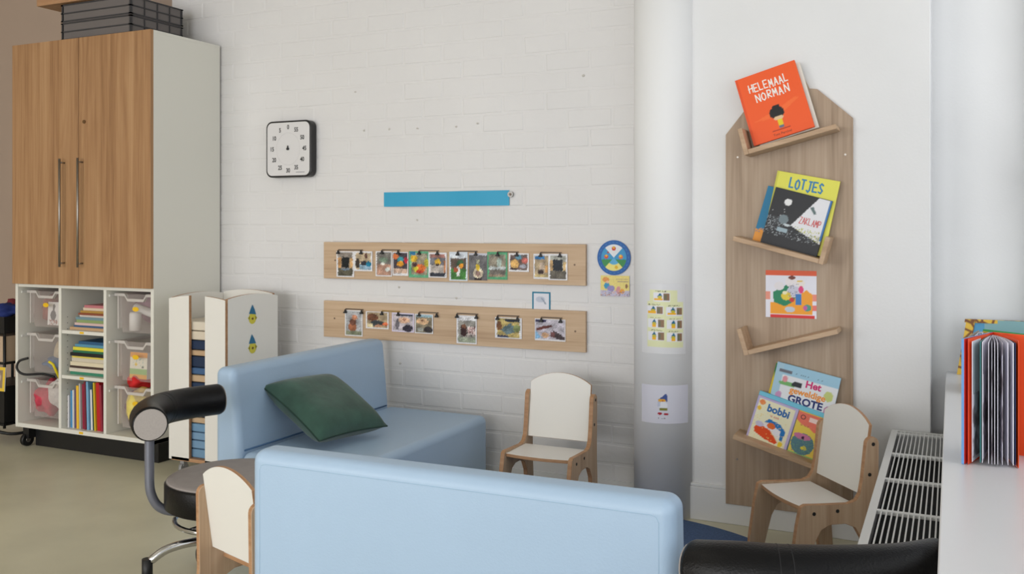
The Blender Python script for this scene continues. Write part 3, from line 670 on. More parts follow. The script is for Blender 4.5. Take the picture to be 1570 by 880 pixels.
# ------------------------------------------------------------------ clock / timer
cx_,cz_=(-3.243-2.954)/2,(1.742+1.450)/2; hw,hh=.1445,.146
t=empty('wall_timer',(cx_,WB-.005,cz_)); tag(t,'square white dial timer with black rim on the brick wall','timer')
def rsq(a,b_,r,n=6):
    P=[]
    for (sx,sz,a0) in((1,1,0),(-1,1,PI/2),(-1,-1,PI),(1,-1,3*PI/2)):
        P+=[(sx*(a-r)+r*math.cos(a0+PI/2*k/n),sz*(b_-r)+r*math.sin(a0+PI/2*k/n)) for k in range(n+1)]
    return P
q=MB(); q.prism(rsq(hw,hh,.036),-.045,0,'y'); q.build('case',mat('timer_black',(22,21,22),.35),t,bevel=.003,seg=2)
q=MB(); q.prism(rsq(hw-.009,hh-.009,.030),-.0465,-.0452,'y'); q.build('dial',mat('timer_dial',(218,216,216),.4),t)
for k,s_ in enumerate(['0','55','50','45','40','35','30','25','20','15','10','5']):
    a=PI/2-k*PI/6; rx_,rz_=.104,.112
    text('numeral',s_,.031,rx_*math.cos(a),rz_*math.sin(a),t,M_black,-.0472,bold=.0008,sx=.82)
q=MB(); q.prism(rsq(.0065,.0065,.006),-.054,-.0466,'y'); q.prism([(-.0025,0),(.0025,0),(.0018,.017),(-.0018,.017)],-.053,-.0466,'y'); q.build('knob',M_black,t)
q=MB()
for k in range(60):
    a=k*PI/30; q.box(.075*math.cos(a)-.0006,.075*math.cos(a)+.0006,-.0470,-.0466,.083*math.sin(a)-.0012,.083*math.sin(a)+.0012)
q.build('minute_marks',mat('timer_tick',(150,148,150),.5),t)
q=MB(); q.box(.05,.105,-.0470,-.0466,-.1225,-.1195); q.build('maker_mark',mat('mark_grey',(130,130,134),.5),t)

# ------------------------------------------------------------------ blue strip and magnet
p=at(589,295,WB-.006); p2=at(781,315,WB-.006)
q=MB(); N=24; vs=[]
for k in range(N+1):
    u=k/N; x=p.x+(p2.x-p.x)*u; yy=WB-.006-.004*math.sin(u*9)*math.sin(u*PI)-.002
    for zz in(p2.z,p.z): vs.append((x,yy,zz))
q.add(vs,[(2*k,2*k+2,2*k+3,2*k+1) for k in range(N)],0,True); o=q.build('paper_strip',mat('sky_blue_paper',(40,160,200),.5),recalc=False,smooth=False)
so=o.modifiers.new('s','SOLIDIFY'); so.thickness=.0006; tag(o,'long bright blue paper strip on the brick wall above the boards','paper strip')
p=at(783,298,WB-.012); q=MB(); q.prism([(.014*math.cos(k*PI/8),.014*math.sin(k*PI/8)) for k in range(16)],-.006,0,'y',0); q.prism([(.006*math.cos(k*PI/6),.006*math.sin(k*PI/6)) for k in range(12)],-.009,-.006,'y',1)
o=q.build('round_magnet',[mat('magnet_grey',(140,138,134),.35,metal=.5),mat('magnet_brown',(120,100,84),.4)]); o.location=p; tag(o,'small grey round magnet at the right end of the blue strip','magnet')

# ------------------------------------------------------------------ photo boards
def photoboard(z0,z1,label,clips,screws):
    x0,x1=-2.896,-1.474; cx_=(x0+x1)/2
    t=empty('photo_board',(cx_,WB-.004,z0)); tag(t,label,'board','oak photo boards')
    q=MB(); q.box(x0-cx_,x1-cx_,-.018,.0,0,z1-z0); q.build('plank',[M_board],t,bevel=.0012)
    for (xa,xb,yy,gold) in clips:
        A=at(xa,yy,WB-.03); B=at(xb,yy+ (xb-xa)*.006,WB-.03); lx,rx_=A.x-cx_,B.x-cx_; zz=(A.z+B.z)/2-z0
        e=empty('clip_rail'); e.parent=t
        q=MB(); q.box(lx,rx_,-.024,-.018,zz-.0018,zz+.0018); q.build('rail',mat('gold_rail',(150,120,50),.4,metal=.5) if gold else mat('dark_bronze_rail',(70,58,50),.45,metal=.4),e)
        for xx in(lx+.004,rx_-.004):
            q=MB(); q.prism([(xx-.002,zz-.002),(xx+.002,zz-.002),(xx+.006,zz-.016),(xx-.006,zz-.016)],-.033,-.027,'y'); q.prism([(xx-.008,zz-.014),(xx+.008,zz-.014),(xx+.008,zz-.021),(xx-.008,zz-.021)],-.036,-.026,'y')
            q.build('clip_jaw',M_black,e)
    for (sx_,sy_) in screws:
        A=at(sx_,sy_,WB-.022); q=MB(); q.tube([(A.x-cx_,-.0195,A.z-z0),(A.x-cx_,-.018,A.z-z0)],.0045,10); q.build('screw',mat('dull_screw',(120,100,84),.5,metal=.5),t)
photoboard(.9325,1.117,'upper oak board on the brick wall with twelve clipped photos',[(518,555,383,0),(585,612,383,0),(642,672,384,0),(701,731,385,0),(762,794,386,0),(828,860,387,0)],[(514,399),(881,406)])
photoboard(.6355,.819,'lower oak board on the brick wall with seven clipped photos',[(529,556,474,0),(585,612,477,1),(642,671,479,0),(700,732,481,0),(762,795,484,0),(829,861,487,0)],[(513,488),(882,508)])
W_=(226,224,226)
def bd(c=W_): return [('bg',c)]
I=lambda *o:list(o)
photos=[
 (516,385,543,425,bd()+I(('r',.08,.05,.92,.96,(150,140,130)),('r',.08,.35,.28,.75,(196,150,100)),('r',.74,.35,.92,.75,(200,160,110)),('r',.3,.36,.72,.78,(22,26,28)),('r',.08,.05,.92,.34,(88,84,70)),('e',.5,.30,.2,.04,(110,130,150)),('n',10)),'photo of a dark cabinet with shelves, leftmost on the upper board'),
 (543,385,571,416,bd()+I(('r',.08,.08,.92,.92,(190,170,140)),('e',.2,.4,.12,.25,(60,50,44)),('p',[(.3,.08),(.92,.08),(.92,.3),(.3,.34)],(150,180,200)),('r',.35,.3,.7,.5,(50,50,60)),('e',.8,.36,.14,.14,(20,110,140)),('e',.65,.75,.08,.14,(90,60,50)),('n',14)),'small landscape photo with a teal shape, second on the upper board'),
 (576,385,601,424,bd()+I(('r',.08,.05,.96,.96,(120,116,110)),('r',.08,.05,.96,.48,(180,140,120)),('e',.5,.66,.3,.1,(120,140,120)),('e',.45,.5,.12,.05,(226,220,210)),('e',.75,.28,.16,.09,(216,220,214)),('n',12)),'photo with a pinkish tabletop, third on the upper board'),
 (602,386,626,423,bd()+I(('r',.05,.1,.95,.96,(70,62,70)),('e',.2,.8,.2,.12,(200,110,60)),('e',.5,.68,.2,.12,(60,140,150)),('e',.5,.5,.22,.12,(220,150,40)),('e',.85,.66,.12,.14,(190,40,60)),('r',.05,.1,.95,.3,(200,170,150)),('n',16)),'photo of colourful toys on dark ground, fourth on the upper board'),
 (627,385,657,426,bd((100,170,130))+I(('r',.12,.12,.96,.92,(150,140,120)),('e',.26,.72,.17,.13,(226,180,50)),('r',.05,.86,.35,.98,(40,110,150)),('e',.55,.35,.3,.16,(216,110,50)),('e',.35,.32,.14,.1,(200,190,60)),('e',.9,.55,.12,.16,(190,180,60)),('e',.3,.5,.14,.08,(80,50,50)),('e',.55,.22,.2,.06,(200,60,40)),('n',16)),'green bordered photo of yellow and red toys on the upper board'),
 (657,387,685,426,bd()+I(('r',.1,.05,.92,.94,(110,110,116)),('r',.1,.2,.84,.5,(190,180,172)),('r',.1,.05,.92,.18,(40,44,56)),('e',.5,.62,.16,.14,(216,170,50)),('e',.5,.52,.1,.07,(60,44,40)),('r',.84,.2,.95,.7,(190,130,90)),('r',.1,.8,.92,.94,(160,110,100)),('n',8)),'photo with one yellow toy on a grey table, sixth on the upper board'),
 (689,386,717,431,bd((216,222,230))+I(('r',.08,.05,.92,.78,(90,76,66)),('r',.08,.05,.92,.42,(70,130,60)),('r',.42,.15,.58,.5,(216,214,210)),('e',.6,.6,.2,.13,(50,90,60)),('e',.65,.52,.12,.09,(226,150,40)),('e',.35,.38,.14,.07,(170,80,50)),('n',10)),'photo of flowers in a white vase on green, on the upper board'),
 (719,388,747,430,bd((104,102,104))+I(('r',.0,.92,1,1,(200,200,210)),('e',.5,.26,.28,.2,(222,206,180)),('e',.5,.24,.14,.11,(150,120,110)),('e',.5,.48,.12,.12,(210,180,50)),('e',.5,.68,.1,.07,(190,190,160)),('r',.3,.0,.7,.09,(44,36,36)),('n',6)),'borderless dark grey photo with a pale bottle shape on the upper board'),
 (747,386,778,429,bd((84,160,116))+I(('r',.08,.1,.92,.9,(140,132,116)),('r',.1,.14,.9,.36,(110,104,96)),('r',.08,.36,.92,.46,(190,196,196)),('e',.6,.62,.12,.16,(170,186,176)),('r',.08,.1,.92,.17,(150,130,110)),('n',8)),'green bordered photo of a pale bench on the upper board'),
 (780,388,811,417,bd()+I(('r',.08,.1,.92,.92,(110,90,84)),('e',.3,.42,.2,.26,(216,170,100)),('e',.5,.78,.16,.12,(90,140,160)),('e',.8,.6,.16,.16,(190,100,90)),('e',.72,.3,.16,.12,(150,150,160)),('r',.08,.1,.4,.2,(60,40,40)),('n',14)),'small landscape photo with a tan block and mixed toys, on the upper board'),
 (818,389,842,428,bd()+I(('r',.08,.06,.95,.92,(170,150,120)),('r',.1,.78,.7,.9,(40,120,180)),('r',.4,.2,.68,.66,(190,170,150)),('r',.3,.2,.66,.36,(60,40,36)),('r',.08,.06,.95,.18,(190,170,120)),('r',.76,.25,.9,.55,(200,150,90)),('n',8)),'photo of a doorway with a blue top, second from the right on the upper board'),
 (841,389,870,430,bd()+I(('r',.08,.05,.92,.94,(170,170,160)),('r',.08,.36,.25,.75,(196,160,110)),('r',.78,.36,.92,.7,(200,170,120)),('r',.24,.36,.74,.78,(26,34,44)),('r',.08,.05,.92,.36,(96,90,80)),('n',8)),'photo of dark shelves, rightmost on the upper board'),
 (529,475,556,516,bd()+I(('r',.04,.04,.95,.96,(170,170,172)),('e',.42,.35,.24,.16,(160,100,70)),('e',.45,.55,.2,.14,(110,70,56)),('e',.55,.72,.16,.1,(190,130,100)),('r',.04,.04,.95,.2,(130,134,110)),('n',10)),'photo of stacked brown blocks, leftmost on the lower board'),
 (561,477,596,505,bd()+I(('r',.06,.06,.94,.96,(170,150,120)),('e',.3,.66,.24,.22,(110,70,50)),('e',.5,.3,.3,.2,(60,66,70)),('e',.85,.3,.12,.1,(210,110,70)),('r',.06,.06,.3,.3,(216,200,160)),('e',.55,.18,.16,.08,(200,150,120)),('n',14)),'landscape photo with dark and brown shapes, second on the lower board'),
 (601,479,635,510,bd((216,206,224))+I(('r',.04,.06,.96,.94,(190,180,184)),('e',.56,.62,.26,.16,(222,180,150)),('e',.56,.66,.08,.06,(150,100,80)),('e',.72,.2,.24,.18,(50,44,56)),('r',.3,.84,.96,.94,(50,60,80)),('e',.25,.4,.08,.3,(110,104,110)),('n',10)),'photo of a round table with chairs, third on the lower board'),
 (636,481,664,512,bd()+I(('r',.04,.05,.96,.95,(130,120,100)),('e',.42,.62,.34,.16,(216,176,136)),('e',.42,.66,.08,.05,(140,90,70)),('r',.1,.84,.96,.95,(150,180,190)),('e',.75,.2,.24,.16,(56,50,50)),('e',.3,.2,.2,.1,(160,160,150)),('n',10)),'photo of a round table on brown floor, fourth on the lower board'),
 (700,483,731,528,bd()+I(('r',.08,.05,.94,.82,(150,146,138)),('r',.22,.26,.52,.64,(60,34,34)),('e',.38,.62,.12,.08,(120,80,60)),('r',.56,.3,.94,.62,(216,196,190)),('s',.56,.3,.94,.62,[(130,50,50),(60,50,50)],.25),('r',.08,.05,.94,.22,(150,156,136)),('n',8)),'portrait photo with a dark red armchair shape, fifth on the lower board'),
 (759,486,800,520,bd()+I(('r',.08,.05,.92,.95,(180,160,100)),('p',[(.2,.4),(.45,.18),(.75,.3),(.62,.75),(.38,.6)],(96,116,120)),('r',.35,.8,.92,.93,(34,44,60)),('e',.82,.5,.14,.18,(130,140,90)),('e',.16,.6,.1,.22,(120,80,50)),('r',.08,.05,.5,.14,(60,64,90)),('n',12)),'landscape photo of a grey green toy house, second from the right on the lower board'),
 (820,488,867,524,bd()+I(('r',.02,.06,.98,.96,(186,180,190)),('p',[(.04,.42),(.55,.62),(.55,.74),(.04,.56)],(96,50,46)),('p',[(.02,.08),(.25,.12),(.02,.45)],(130,176,210)),('e',.34,.25,.12,.12,(226,180,140)),('e',.62,.3,.12,.14,(110,70,70)),('p',[(.6,.5),(.98,.2),(.98,.06),(.7,.1)],(70,56,60)),('r',.02,.84,.4,.96,(60,56,90)),('n',10)),'wide photo of a play corner, rightmost on the lower board'),
]
for k,(xa,ya,xb,yb_,ops,lab) in enumerate(photos):
    Yp=WB-.0245-.0008*(k%2); A=at(xa,ya,Yp); B=at(xb,yb_,Yp)
    yt=at(xb,ya+(xb-xa)*.02,Yp).z
    t=empty('clipped_photo',(A.x,Yp,B.z+.0)); q=MB(); ww=B.x-A.x; hh_=A.z-B.z
    q.box(0,ww,-.0003,.0003,0,hh_); q.build('photo_paper',M_paper,t); art('photo_print',ww,hh_,ops,t,-.0007,0,0,28,36,seed=k+1,jit=.016)
    tag(t,lab,'photo','photos clipped to the upper board' if k<12 else 'photos clipped to the lower board')
# small blue framed note
A=at(816,447,WB-.004); B=at(844,477,WB-.004)
t=empty('framed_note',(A.x,WB-.0036,B.z)); q=MB(); ww=B.x-A.x; hh_=A.z-B.z; q.box(0,ww,0,.0008,0,hh_); q.build('card_back',M_paper,t)
art('note_print',ww,hh_,[('bg',(30,120,150)),('r',.1,.06,.9,.92,(222,222,230)),('e',.45,.6,.25,.16,(190,196,210)),('p',[(.45,.7),(.6,.65),(.8,.35),(.7,.35)],(150,160,176))],t,-.0006,nx=30,nz=30)
tag(t,'small white note with a blue border standing behind the lower board','note')
# round badge and postcard
p=at(941,395,WB-.008); t=empty('round_badge',(p.x,WB-.004,p.z)); R_=.077
q=MB(); q.prism([(R_*math.cos(k*PI/24),R_*math.sin(k*PI/24)) for k in range(48)],-.003,0,'y'); q.build('badge_disc',mat('badge_blue',(34,90,160),.4),t)
def disc(u,v):
    r=v*R_*.985; a=u*2*PI; return (r*math.cos(a),-.0036,r*math.sin(a))
rnd=random.Random(2)
me=bpy.data.meshes.new('badge_print'); vs=[];cols=[];NU,NV=96,28
for j in range(NV+1):
    for i in range(NU+1):
        u=i/NU;v=j/NV; p_=disc(u,v); vs.append(p_); a=(u*360)%360; c_=(36,96,168)
        if v<.78:
            if 48<a<132: c_=(226,228,232)
            elif 228<a<312: c_=(236,224,130) if v>.42 else (90,170,214)
            else: c_=(60,150,200) if p_[2]>-.008 else (60,140,80)
        elif .86<v<.92: c_=(36,96,168) if (i//2)%2 else (70,130,190)
        x_,z_=p_[0]/R_,p_[2]/R_
        for ex,ez,er,ec in ((0,.52,.13,(206,60,50)),(0,.58,.07,(230,180,50)),(-.45,.05,.12,(206,70,50)),(-.45,.1,.07,(236,190,50)),(.42,.05,.12,(226,120,50)),(.4,.1,.07,(240,200,60)),(.15,-.55,.1,(226,180,40)),(-.35,.3,.06,(180,60,60))):
            if (x_-ex)**2+(z_-ez)**2<er*er: c_=ec
        cols.append((*lin(c_),1))
me.from_pydata(vs,[],[(j*(NU+1)+i,j*(NU+1)+i+1,(j+1)*(NU+1)+i+1,(j+1)*(NU+1)+i) for j in range(NV) for i in range(NU)]); me.materials.append(artmat())
a=me.color_attributes.new('Col','FLOAT_COLOR','POINT')
for i,c_ in enumerate(cols): a.data[i].color=c_
o=bpy.data.objects.new('badge_print',me); C.objects.link(o); o.parent=t
tag(t,'round blue badge with four coloured segments on the wall beside the column','badge')
A=at(921,422,WB-.006); B=at(965,455,WB-.006); t=empty('postcard',(A.x,WB-.006,B.z)); ww=B.x-A.x; hh_=A.z-B.z; q=MB(); q.box(0,ww,0,.0008,0,hh_); q.build('card_back',M_paper,t)
art('card_print',ww,hh_,[('bg',(232,214,130)),('r',0,0,1,.28,(196,190,210)),('e',.22,.5,.1,.16,(60,150,190)),('e',.36,.38,.14,.14,(150,140,190)),('e',.18,.8,.12,.12,(226,150,80)),('e',.24,.68,.05,.06,(236,190,160)),('e',.62,.3,.08,.2,(214,150,150)),('e',.75,.25,.08,.12,(230,160,70)),('e',.9,.5,.05,.1,(150,110,80)),('r',.55,.82,.95,.86,(190,170,130)),('r',.6,.7,.95,.74,(190,170,130)),('s',0,0,1,.25,[(150,160,200),(226,170,120),(120,90,90)],.3),('n',8)],t,-.0006,nx=40,nz=30,seed=4)
tag(t,'yellow illustrated postcard below the round badge','postcard')

# ------------------------------------------------------------------ papers on the column
def curved(name,phi0,phi1,z0,z1,ops,label,cat,nx,nz,R_=.1268,seed=1,tilt=0,sheet=(222,222,228)):
    cxx,cyy=-1.09,3.80; am=(phi0+phi1)/2
    t=empty(name,(cxx,cyy,z0)); 
    def fn(u,v,rr=R_):
        a=phi0+(phi1-phi0)*u; return (rr*math.cos(a),rr*math.sin(a),(z1-z0)*v+tilt*u)
    q=MB(); N=20; vs=[]
    for i in range(N+1):
        for v in(0,1): vs.append(fn(i/N,v,R_-.0007))
    q.add(vs,[(2*i,2*i+2,2*i+3,2*i+1) for i in range(N)],0,True); q.build('sheet',mat('paper_sheet_%d'%sheet[0],sheet,.5),t,recalc=False)
    art('print',1,1,ops,t,0,0,0,nx,nz,fn=fn,seed=seed)
    return tag(t,label,cat)
fa=math.atan2(-3.80,1.09)
ops=[('bg',(218,218,220)),('r',.14,.10,.93,.90,(222,224,180)),('r',.14,.74,.20,.90,(218,218,220)),('r',.78,.74,.95,.90,(218,218,220))]
def panel(x,y,big=False):
    return [('r',x,y,x+.35,y+.125,(226,226,232)),('p',[(x+.09,y+.07),(x+.19,y+.07),(x+.145,y+.125)],(24,100,130)),('e',x+.14,y+.058,.05,.018,(196,180,60)),('r',x+(.02 if big else .10),y+.01,x+(.20 if big else .18),y+.045,(236,176,40)),('r',x+.22,y+.01,x+.34,y+.115,(140,110,84)),('r',x+.23,y+.02,x+.28,y+.10,(110,110,86)),('s',x+.04,y+.135,x+.3,y+.148,[(90,90,90),(200,200,150)],.6)]
ops+=panel(.28,.745,True)+panel(.14,.555,True)+panel(.55,.545,True)+panel(.16,.37)+panel(.56,.36)+panel(.16,.19)+panel(.56,.18)
curved('picture_poster',fa-.785,fa+.76,.682,.968,ops,'tall poster with seven yellow framed pictures taped on the column','poster',72,110,tilt=-.004)
ops=[('bg',(214,214,226)),('p',[(.36,.62),(.54,.58),(.55,.70),(.52,.79),(.45,.71)],(70,90,150)),('e',.44,.605,.075,.045,(230,170,60)),('e',.455,.59,.02,.015,(190,100,40)),('e',.46,.48,.09,.10,(230,232,240)),('r',.36,.44,.40,.58,(190,196,216)),('r',.40,.35,.54,.40,(130,130,60)),('e',.40,.26,.05,.03,(170,30,50)),('e',.52,.25,.05,.03,(170,30,50)),('s',.37,.13,.52,.15,[(90,90,90),(214,214,226)],.6)]
curved('gnome_drawing',fa-.80,fa+.86,.398,.553,ops,'white sheet with a small blue capped figure, low on the column','drawing',80,60,sheet=(216,216,226))

# ------------------------------------------------------------------ book rack
t=empty('book_rack',(-.583,WR,0)); tag(t,'tall oak wall rack with slanted ledges for picture books','rack')
YF=WR-.022; xl,xr=-.824+.583,-.342+.583
h_=[(xl,.083),(xr,.083),(xr,1.610),(.112,1.727),(.082,1.732),(.060,1.780),(.030,1.800),(-.030,1.800),(-.060,1.780),(-.082,1.732),(-.112,1.727),(xl,1.565)]
q=MB(); q.prism(h_,-.022,-.001,'y',0,1); q.build('back_board',[M_rack,mat('rack_edge',(168,140,112),.5)],t,bevel=.001,seg=1)
for sx_,sy_ in((1296,237),(1131,241),(1130,704)):
    A=at(sx_,sy_,YF-.001); q=MB(); q.tube([(A.x+.583,-.0235,A.z),(A.x+.583,-.022,A.z)],.004,10); q.build('screw',M_steel,t)
DP=.12
for k,(c_,e_,up) in enumerate([((1148,236),(1283,197),.105),((1254,404),(1123,369),.105),((1148,544),(1285,512),.105),((1244,719),(1123,673),.16)]):
    L_=empty('ledge'); L_.parent=t
    c_=at(*c_,YF-DP);e_=at(*e_,YF-DP)
    a=Vector((c_.x+.583,c_.z)); b_=Vector((e_.x+.583,e_.z)); d=(b_-a).normalized(); n_=Vector((-d.y,d.x)); 
    if n_.y<0: n_=-n_
    th=.018; y0,y1=-.022-DP,-.0225
    q=MB(); A=[a,b_,b_+n_*th,a+n_*th]; q.prism([tuple(v) for v in A],y0,y1,'y',0); q.build('shelf_board',[M_ledge],L_,bevel=.001,seg=1)
    q=MB(); A=[a-d*th,a-d*.0005,a-d*.0005+n_*up,a-d*th+n_*up]; q.prism([tuple(v) for v in A],y0,y1,'y',0); q.build('end_board',[M_ledge],L_,bevel=.001,seg=1)
def rbook(name,bl_,br_,tl_,Y,th,cov,ops,label,nx=50,nz=64,lean=.02,spine=None,seed=1):
    A=at(*bl_,Y);B=at(*br_,Y);T_=at(*tl_,Y); ang=math.atan2(B.z-A.z,B.x-A.x); ww=math.hypot(B.x-A.x,B.z-A.z)
    hh_=math.hypot(T_.x-A.x,T_.z-A.z)
    t=empty(name,(A.x,Y,A.z)); t.matrix_world=Matrix.Translation((A.x,Y,A.z))@Matrix.Rotation(-ang,4,'Y')@Matrix.Rotation(-lean,4,'X')
    q=MB(); q.box(0,ww,0,.002,0,hh_); q.box(0,ww,th-.002,th,0,hh_); q.box(0,.002,.002,th-.002,0,hh_); q.build('cover',cm(*cov),t,bevel=.0007,seg=1)
    q=MB(); q.box(.0025,ww-.003,.002,th-.002,.003,hh_-.003); q.build('pages',M_pages,t)
    art('cover_print',ww-.001,hh_-.001,ops,t,-.0006,.0005,.0005,nx,nz,seed=seed)
    tag(t,label,'book','picture books on the rack'); return t,ww,hh_
# back piece behind book 1
t1,w1,h1=rbook('picture_book',(1165,224),(1256,195),(1150,122),3.730,.010,(222,214,200),[('bg',(226,222,212))],'cream book mostly hidden behind the orange book on the top ledge',10,10)
t1,w1,h1=rbook('picture_book',(1156,224),(1249,194),(1128,123),3.708,.014,(240,96,36),[('bg',(240,92,34)),('r',0,0,.035,1,(226,80,30)),('p',[(.10,.32),(.5,.40),(.85,.50),(.9,.47),(.5,.30)],(244,108,48)),('e',.50,.36,.12,.09,(20,18,20)),('p',[(.40,.36),(.46,.47),(.56,.47),(.62,.36)],(20,18,20)),('e',.51,.28,.08,.03,(222,190,150)),('r',.47,.17,.56,.25,(228,200,30)),('r',.48,.13,.55,.17,(100,110,130)),('e',.5,.11,.16,.008,(150,40,20))],'bright orange picture book titled in white brush letters on the top ledge',64,80)
wm=mat('cover_white',(240,238,232),.5)
brush('title','HELEMAAL',w1*.50,h1*.80,w1*.056,h1*.110,.0040,t1,wm,seed=1,gap=.48)
brush('title','NORMAN',w1*.52,h1*.65,w1*.064,h1*.110,.0042,t1,wm,seed=4,gap=.48)
text('author','Tom Percival',.0135,w1*.5,h1*.055,t1,mat('author_brown',(110,50,30),.6))
# middle ledge
tb,w_,h_=rbook('picture_book',(1153,369),(1250,397),(1176,284),3.736,.012,(20,120,160),[('bg',(16,116,158)),('r',0,0,1,.22,(226,150,50)),('s',0,.18,1,.26,[(226,150,50),(16,116,158)],.5)],'blue and orange picture book showing behind the black one on the middle ledge')
tb,w_,h_=rbook('picture_book',(1168,374),(1263,394),(1196,262),3.723,.010,(222,216,80),[('bg',(220,216,84)),('r',0,0,.03,1,(200,196,70)),('r',.9,0,1,.55,(220,216,84))],'yellow green picture book with blue title behind the black book')
brush('title','LOTJES',w_*.50,h_*.87,w_*.062,h_*.125,.0060,tb,mat('title_blue',(30,120,170),.5),seed=6,gap=.5)
SP=[(120,126,130),(170,176,180),(70,76,80)]
tb,w_,h_=rbook('picture_book',(1165,373),(1251,397),(1188,286),3.708,.010,(24,24,28),[('bg',(28,28,32)),('p',[(.42,.42),(.78,1.0),(1,1),(1,.22),(1.0,.26)],(222,222,226)),('p',[(.45,.42),(.99,.46),(.99,.22)],(222,222,226)),('s',.5,.24,.99,.44,[(150,160,60),(200,200,90),(222,222,226),(222,222,226)],.6),('p',[(.0,0),(1,0),(1,.24),(.45,.42),(.0,.4)],(28,28,32)),('s',.0,.2,.95,.36,SP,.22),('s',.0,.30,.3,.52,SP,.35),('e',.28,.80,.065,.06,(226,226,226)),('e',.28,.50,.085,.08,(110,124,130)),('r',.22,.28,.40,.36,(150,170,180)),('e',.36,.42,.06,.02,(190,200,205)),('p',[(.66,.80),(.72,.83),(.80,.72),(.76,.70)],(90,110,110)),('s',.05,.55,.3,.75,[(200,200,200)],.01),('r',.97,.3,1,1,(50,110,170))],'black picture book with a white beam of light on the middle ledge',72,72)
brush('title','ZAKLAMP',w_*.735,h_*.56,w_*.040,h_*.11,.0024,tb,mat('title_red',(200,60,60),.5),seed=3,gap=.35)
# taped drawing
A=at(1174,414,YF-.001); B=at(1252,489,YF-.001); t=empty('taped_picture',(A.x,YF-.0015,B.z)); ww=B.x-A.x; hh_=A.z-B.z; q=MB(); q.box(0,ww,0,.0008,0,hh_); q.build('paper_sheet',M_paper,t)
art('print',ww,hh_,[('bg',(226,226,236)),('r',0,.9,1,1,(220,90,50)),('r',.1,0,.97,.07,(214,50,50)),('p',[(.1,.08),(.1,.32),(.3,.34),(.7,.5),(.8,.6),(.92,.5),(.92,.08)],(240,160,40)),('p',[(.15,.54),(.42,.70),(.60,.45),(.56,.35),(.38,.24),(.16,.33)],(30,130,90)),('e',.50,.76,.11,.11,(232,226,228)),('e',.52,.85,.07,.04,(110,50,40)),('e',.27,.67,.1,.09,(226,222,226)),('p',[(.6,.75),(.7,.82),(.78,.76),(.76,.66),(.64,.66)],(232,226,220)),('p',[(.62,.8),(.74,.8),(.72,.76),(.62,.77)],(226,190,80)),('e',.56,.55,.14,.12,(200,200,216)),('r',.60,.28,.70,.5,(50,120,190)),('e',.7,.6,.05,.08,(220,60,120)),('e',.41,.46,.10,.09,(226,200,60)),('e',.38,.53,.05,.04,(236,230,190)),('e',.52,.38,.05,.05,(200,50,50)),('e',.48,.18,.1,.06,(190,200,214)),('e',.82,.22,.08,.07,(70,150,130)),('e',.78,.22,.04,.05,(190,90,160)),('r',0,.38,.09,.55,(230,150,130)),('r',.92,.36,1,.5,(230,140,120)),('r',.92,.16,1,.28,(230,120,110)),('s',.45,.45,.65,.72,[(90,90,110),(200,200,216)],.25)],t,-.0006,nx=70,nz=70,seed=8)
tag(t,'bright orange and green child picture taped between the rack ledges','picture')
# bottom ledge
tb,w_,h_=rbook('picture_book',(1160,673),(1255,705),(1190,556),3.738,.010,(232,200,50),[('bg',(236,206,60)),('r',0,.9,.2,1,(40,130,70))],'yellow book edge at the back of the bottom ledge',10,10)
tb,w_,h_=rbook('picture_book',(1168,663),(1264,692),(1197,556),3.724,.010,(160,200,220),[('bg',(230,232,236)),('r',0,.86,1,1,(160,202,224)),('r',0,0,.12,1,(170,204,222)),('r',.06,.88,.26,.92,(110,110,120)),('e',.22,.74,.14,.03,(120,180,110)),('e',.17,.80,.04,.045,(226,150,160)),('p',[(.28,.76),(.33,.80),(.44,.80),(.45,.73),(.30,.73)],(50,50,56)),('e',.88,.72,.07,.07,(200,210,130)),('e',.12,.56,.05,.06,(200,150,190)),('e',.90,.52,.05,.07,(190,130,170)),('s',.32,.89,.80,.915,[(90,110,130),(160,202,224)],.5)],'light blue and white book titled in pink, orange and navy on the bottom ledge',64,72)
text('title','Het',.038,w_*.62,h_*.80,tb,mat('title_pink',(206,20,110),.5),bold=.0012)
text('title','geweldige',.034,w_*.56,h_*.675,tb,mat('title_orange',(240,150,40),.5),bold=.0010)
text('title','GROTE',.040,w_*.55,h_*.555,tb,mat('title_navy',(20,40,110),.5),bold=.0014)
tb,w_,h_=rbook('picture_book',(1143,671),(1247,711),(1165,599),3.711,.010,(110,190,215),[('bg',(120,196,220))],'turquoise book behind the two small books on the bottom ledge',10,10)
tb,w_,h_=rbook('picture_book',(1206,694),(1249,710),(1226,629),3.700,.008,(226,200,90),[('bg',(232,206,90)),('p',[(0,1),(1,1),(1,.66),(.7,.62),(.45,.70),(.2,.72),(0,.8)],(232,120,100)),('r',.42,.82,.9,.93,(240,214,206)),('r',0,0,1,.08,(150,200,120)),('e',.42,.30,.40,.24,(90,130,140)),('e',.35,.46,.3,.07,(200,120,160)),('e',.38,.44,.05,.04,(60,20,60)),('e',.5,.22,.1,.05,(226,210,60)),('s',.1,.1,.75,.42,[(110,160,130),(80,110,140)],.3),('s',.1,.70,.7,.73,[(170,90,80),(232,140,100)],.5)],'yellow and coral book with a letter O, right on the bottom ledge',44,60)
text('letter','O',.026,w_*.20,h_*.875,tb,mat('letter_black',(40,20,30),.5))
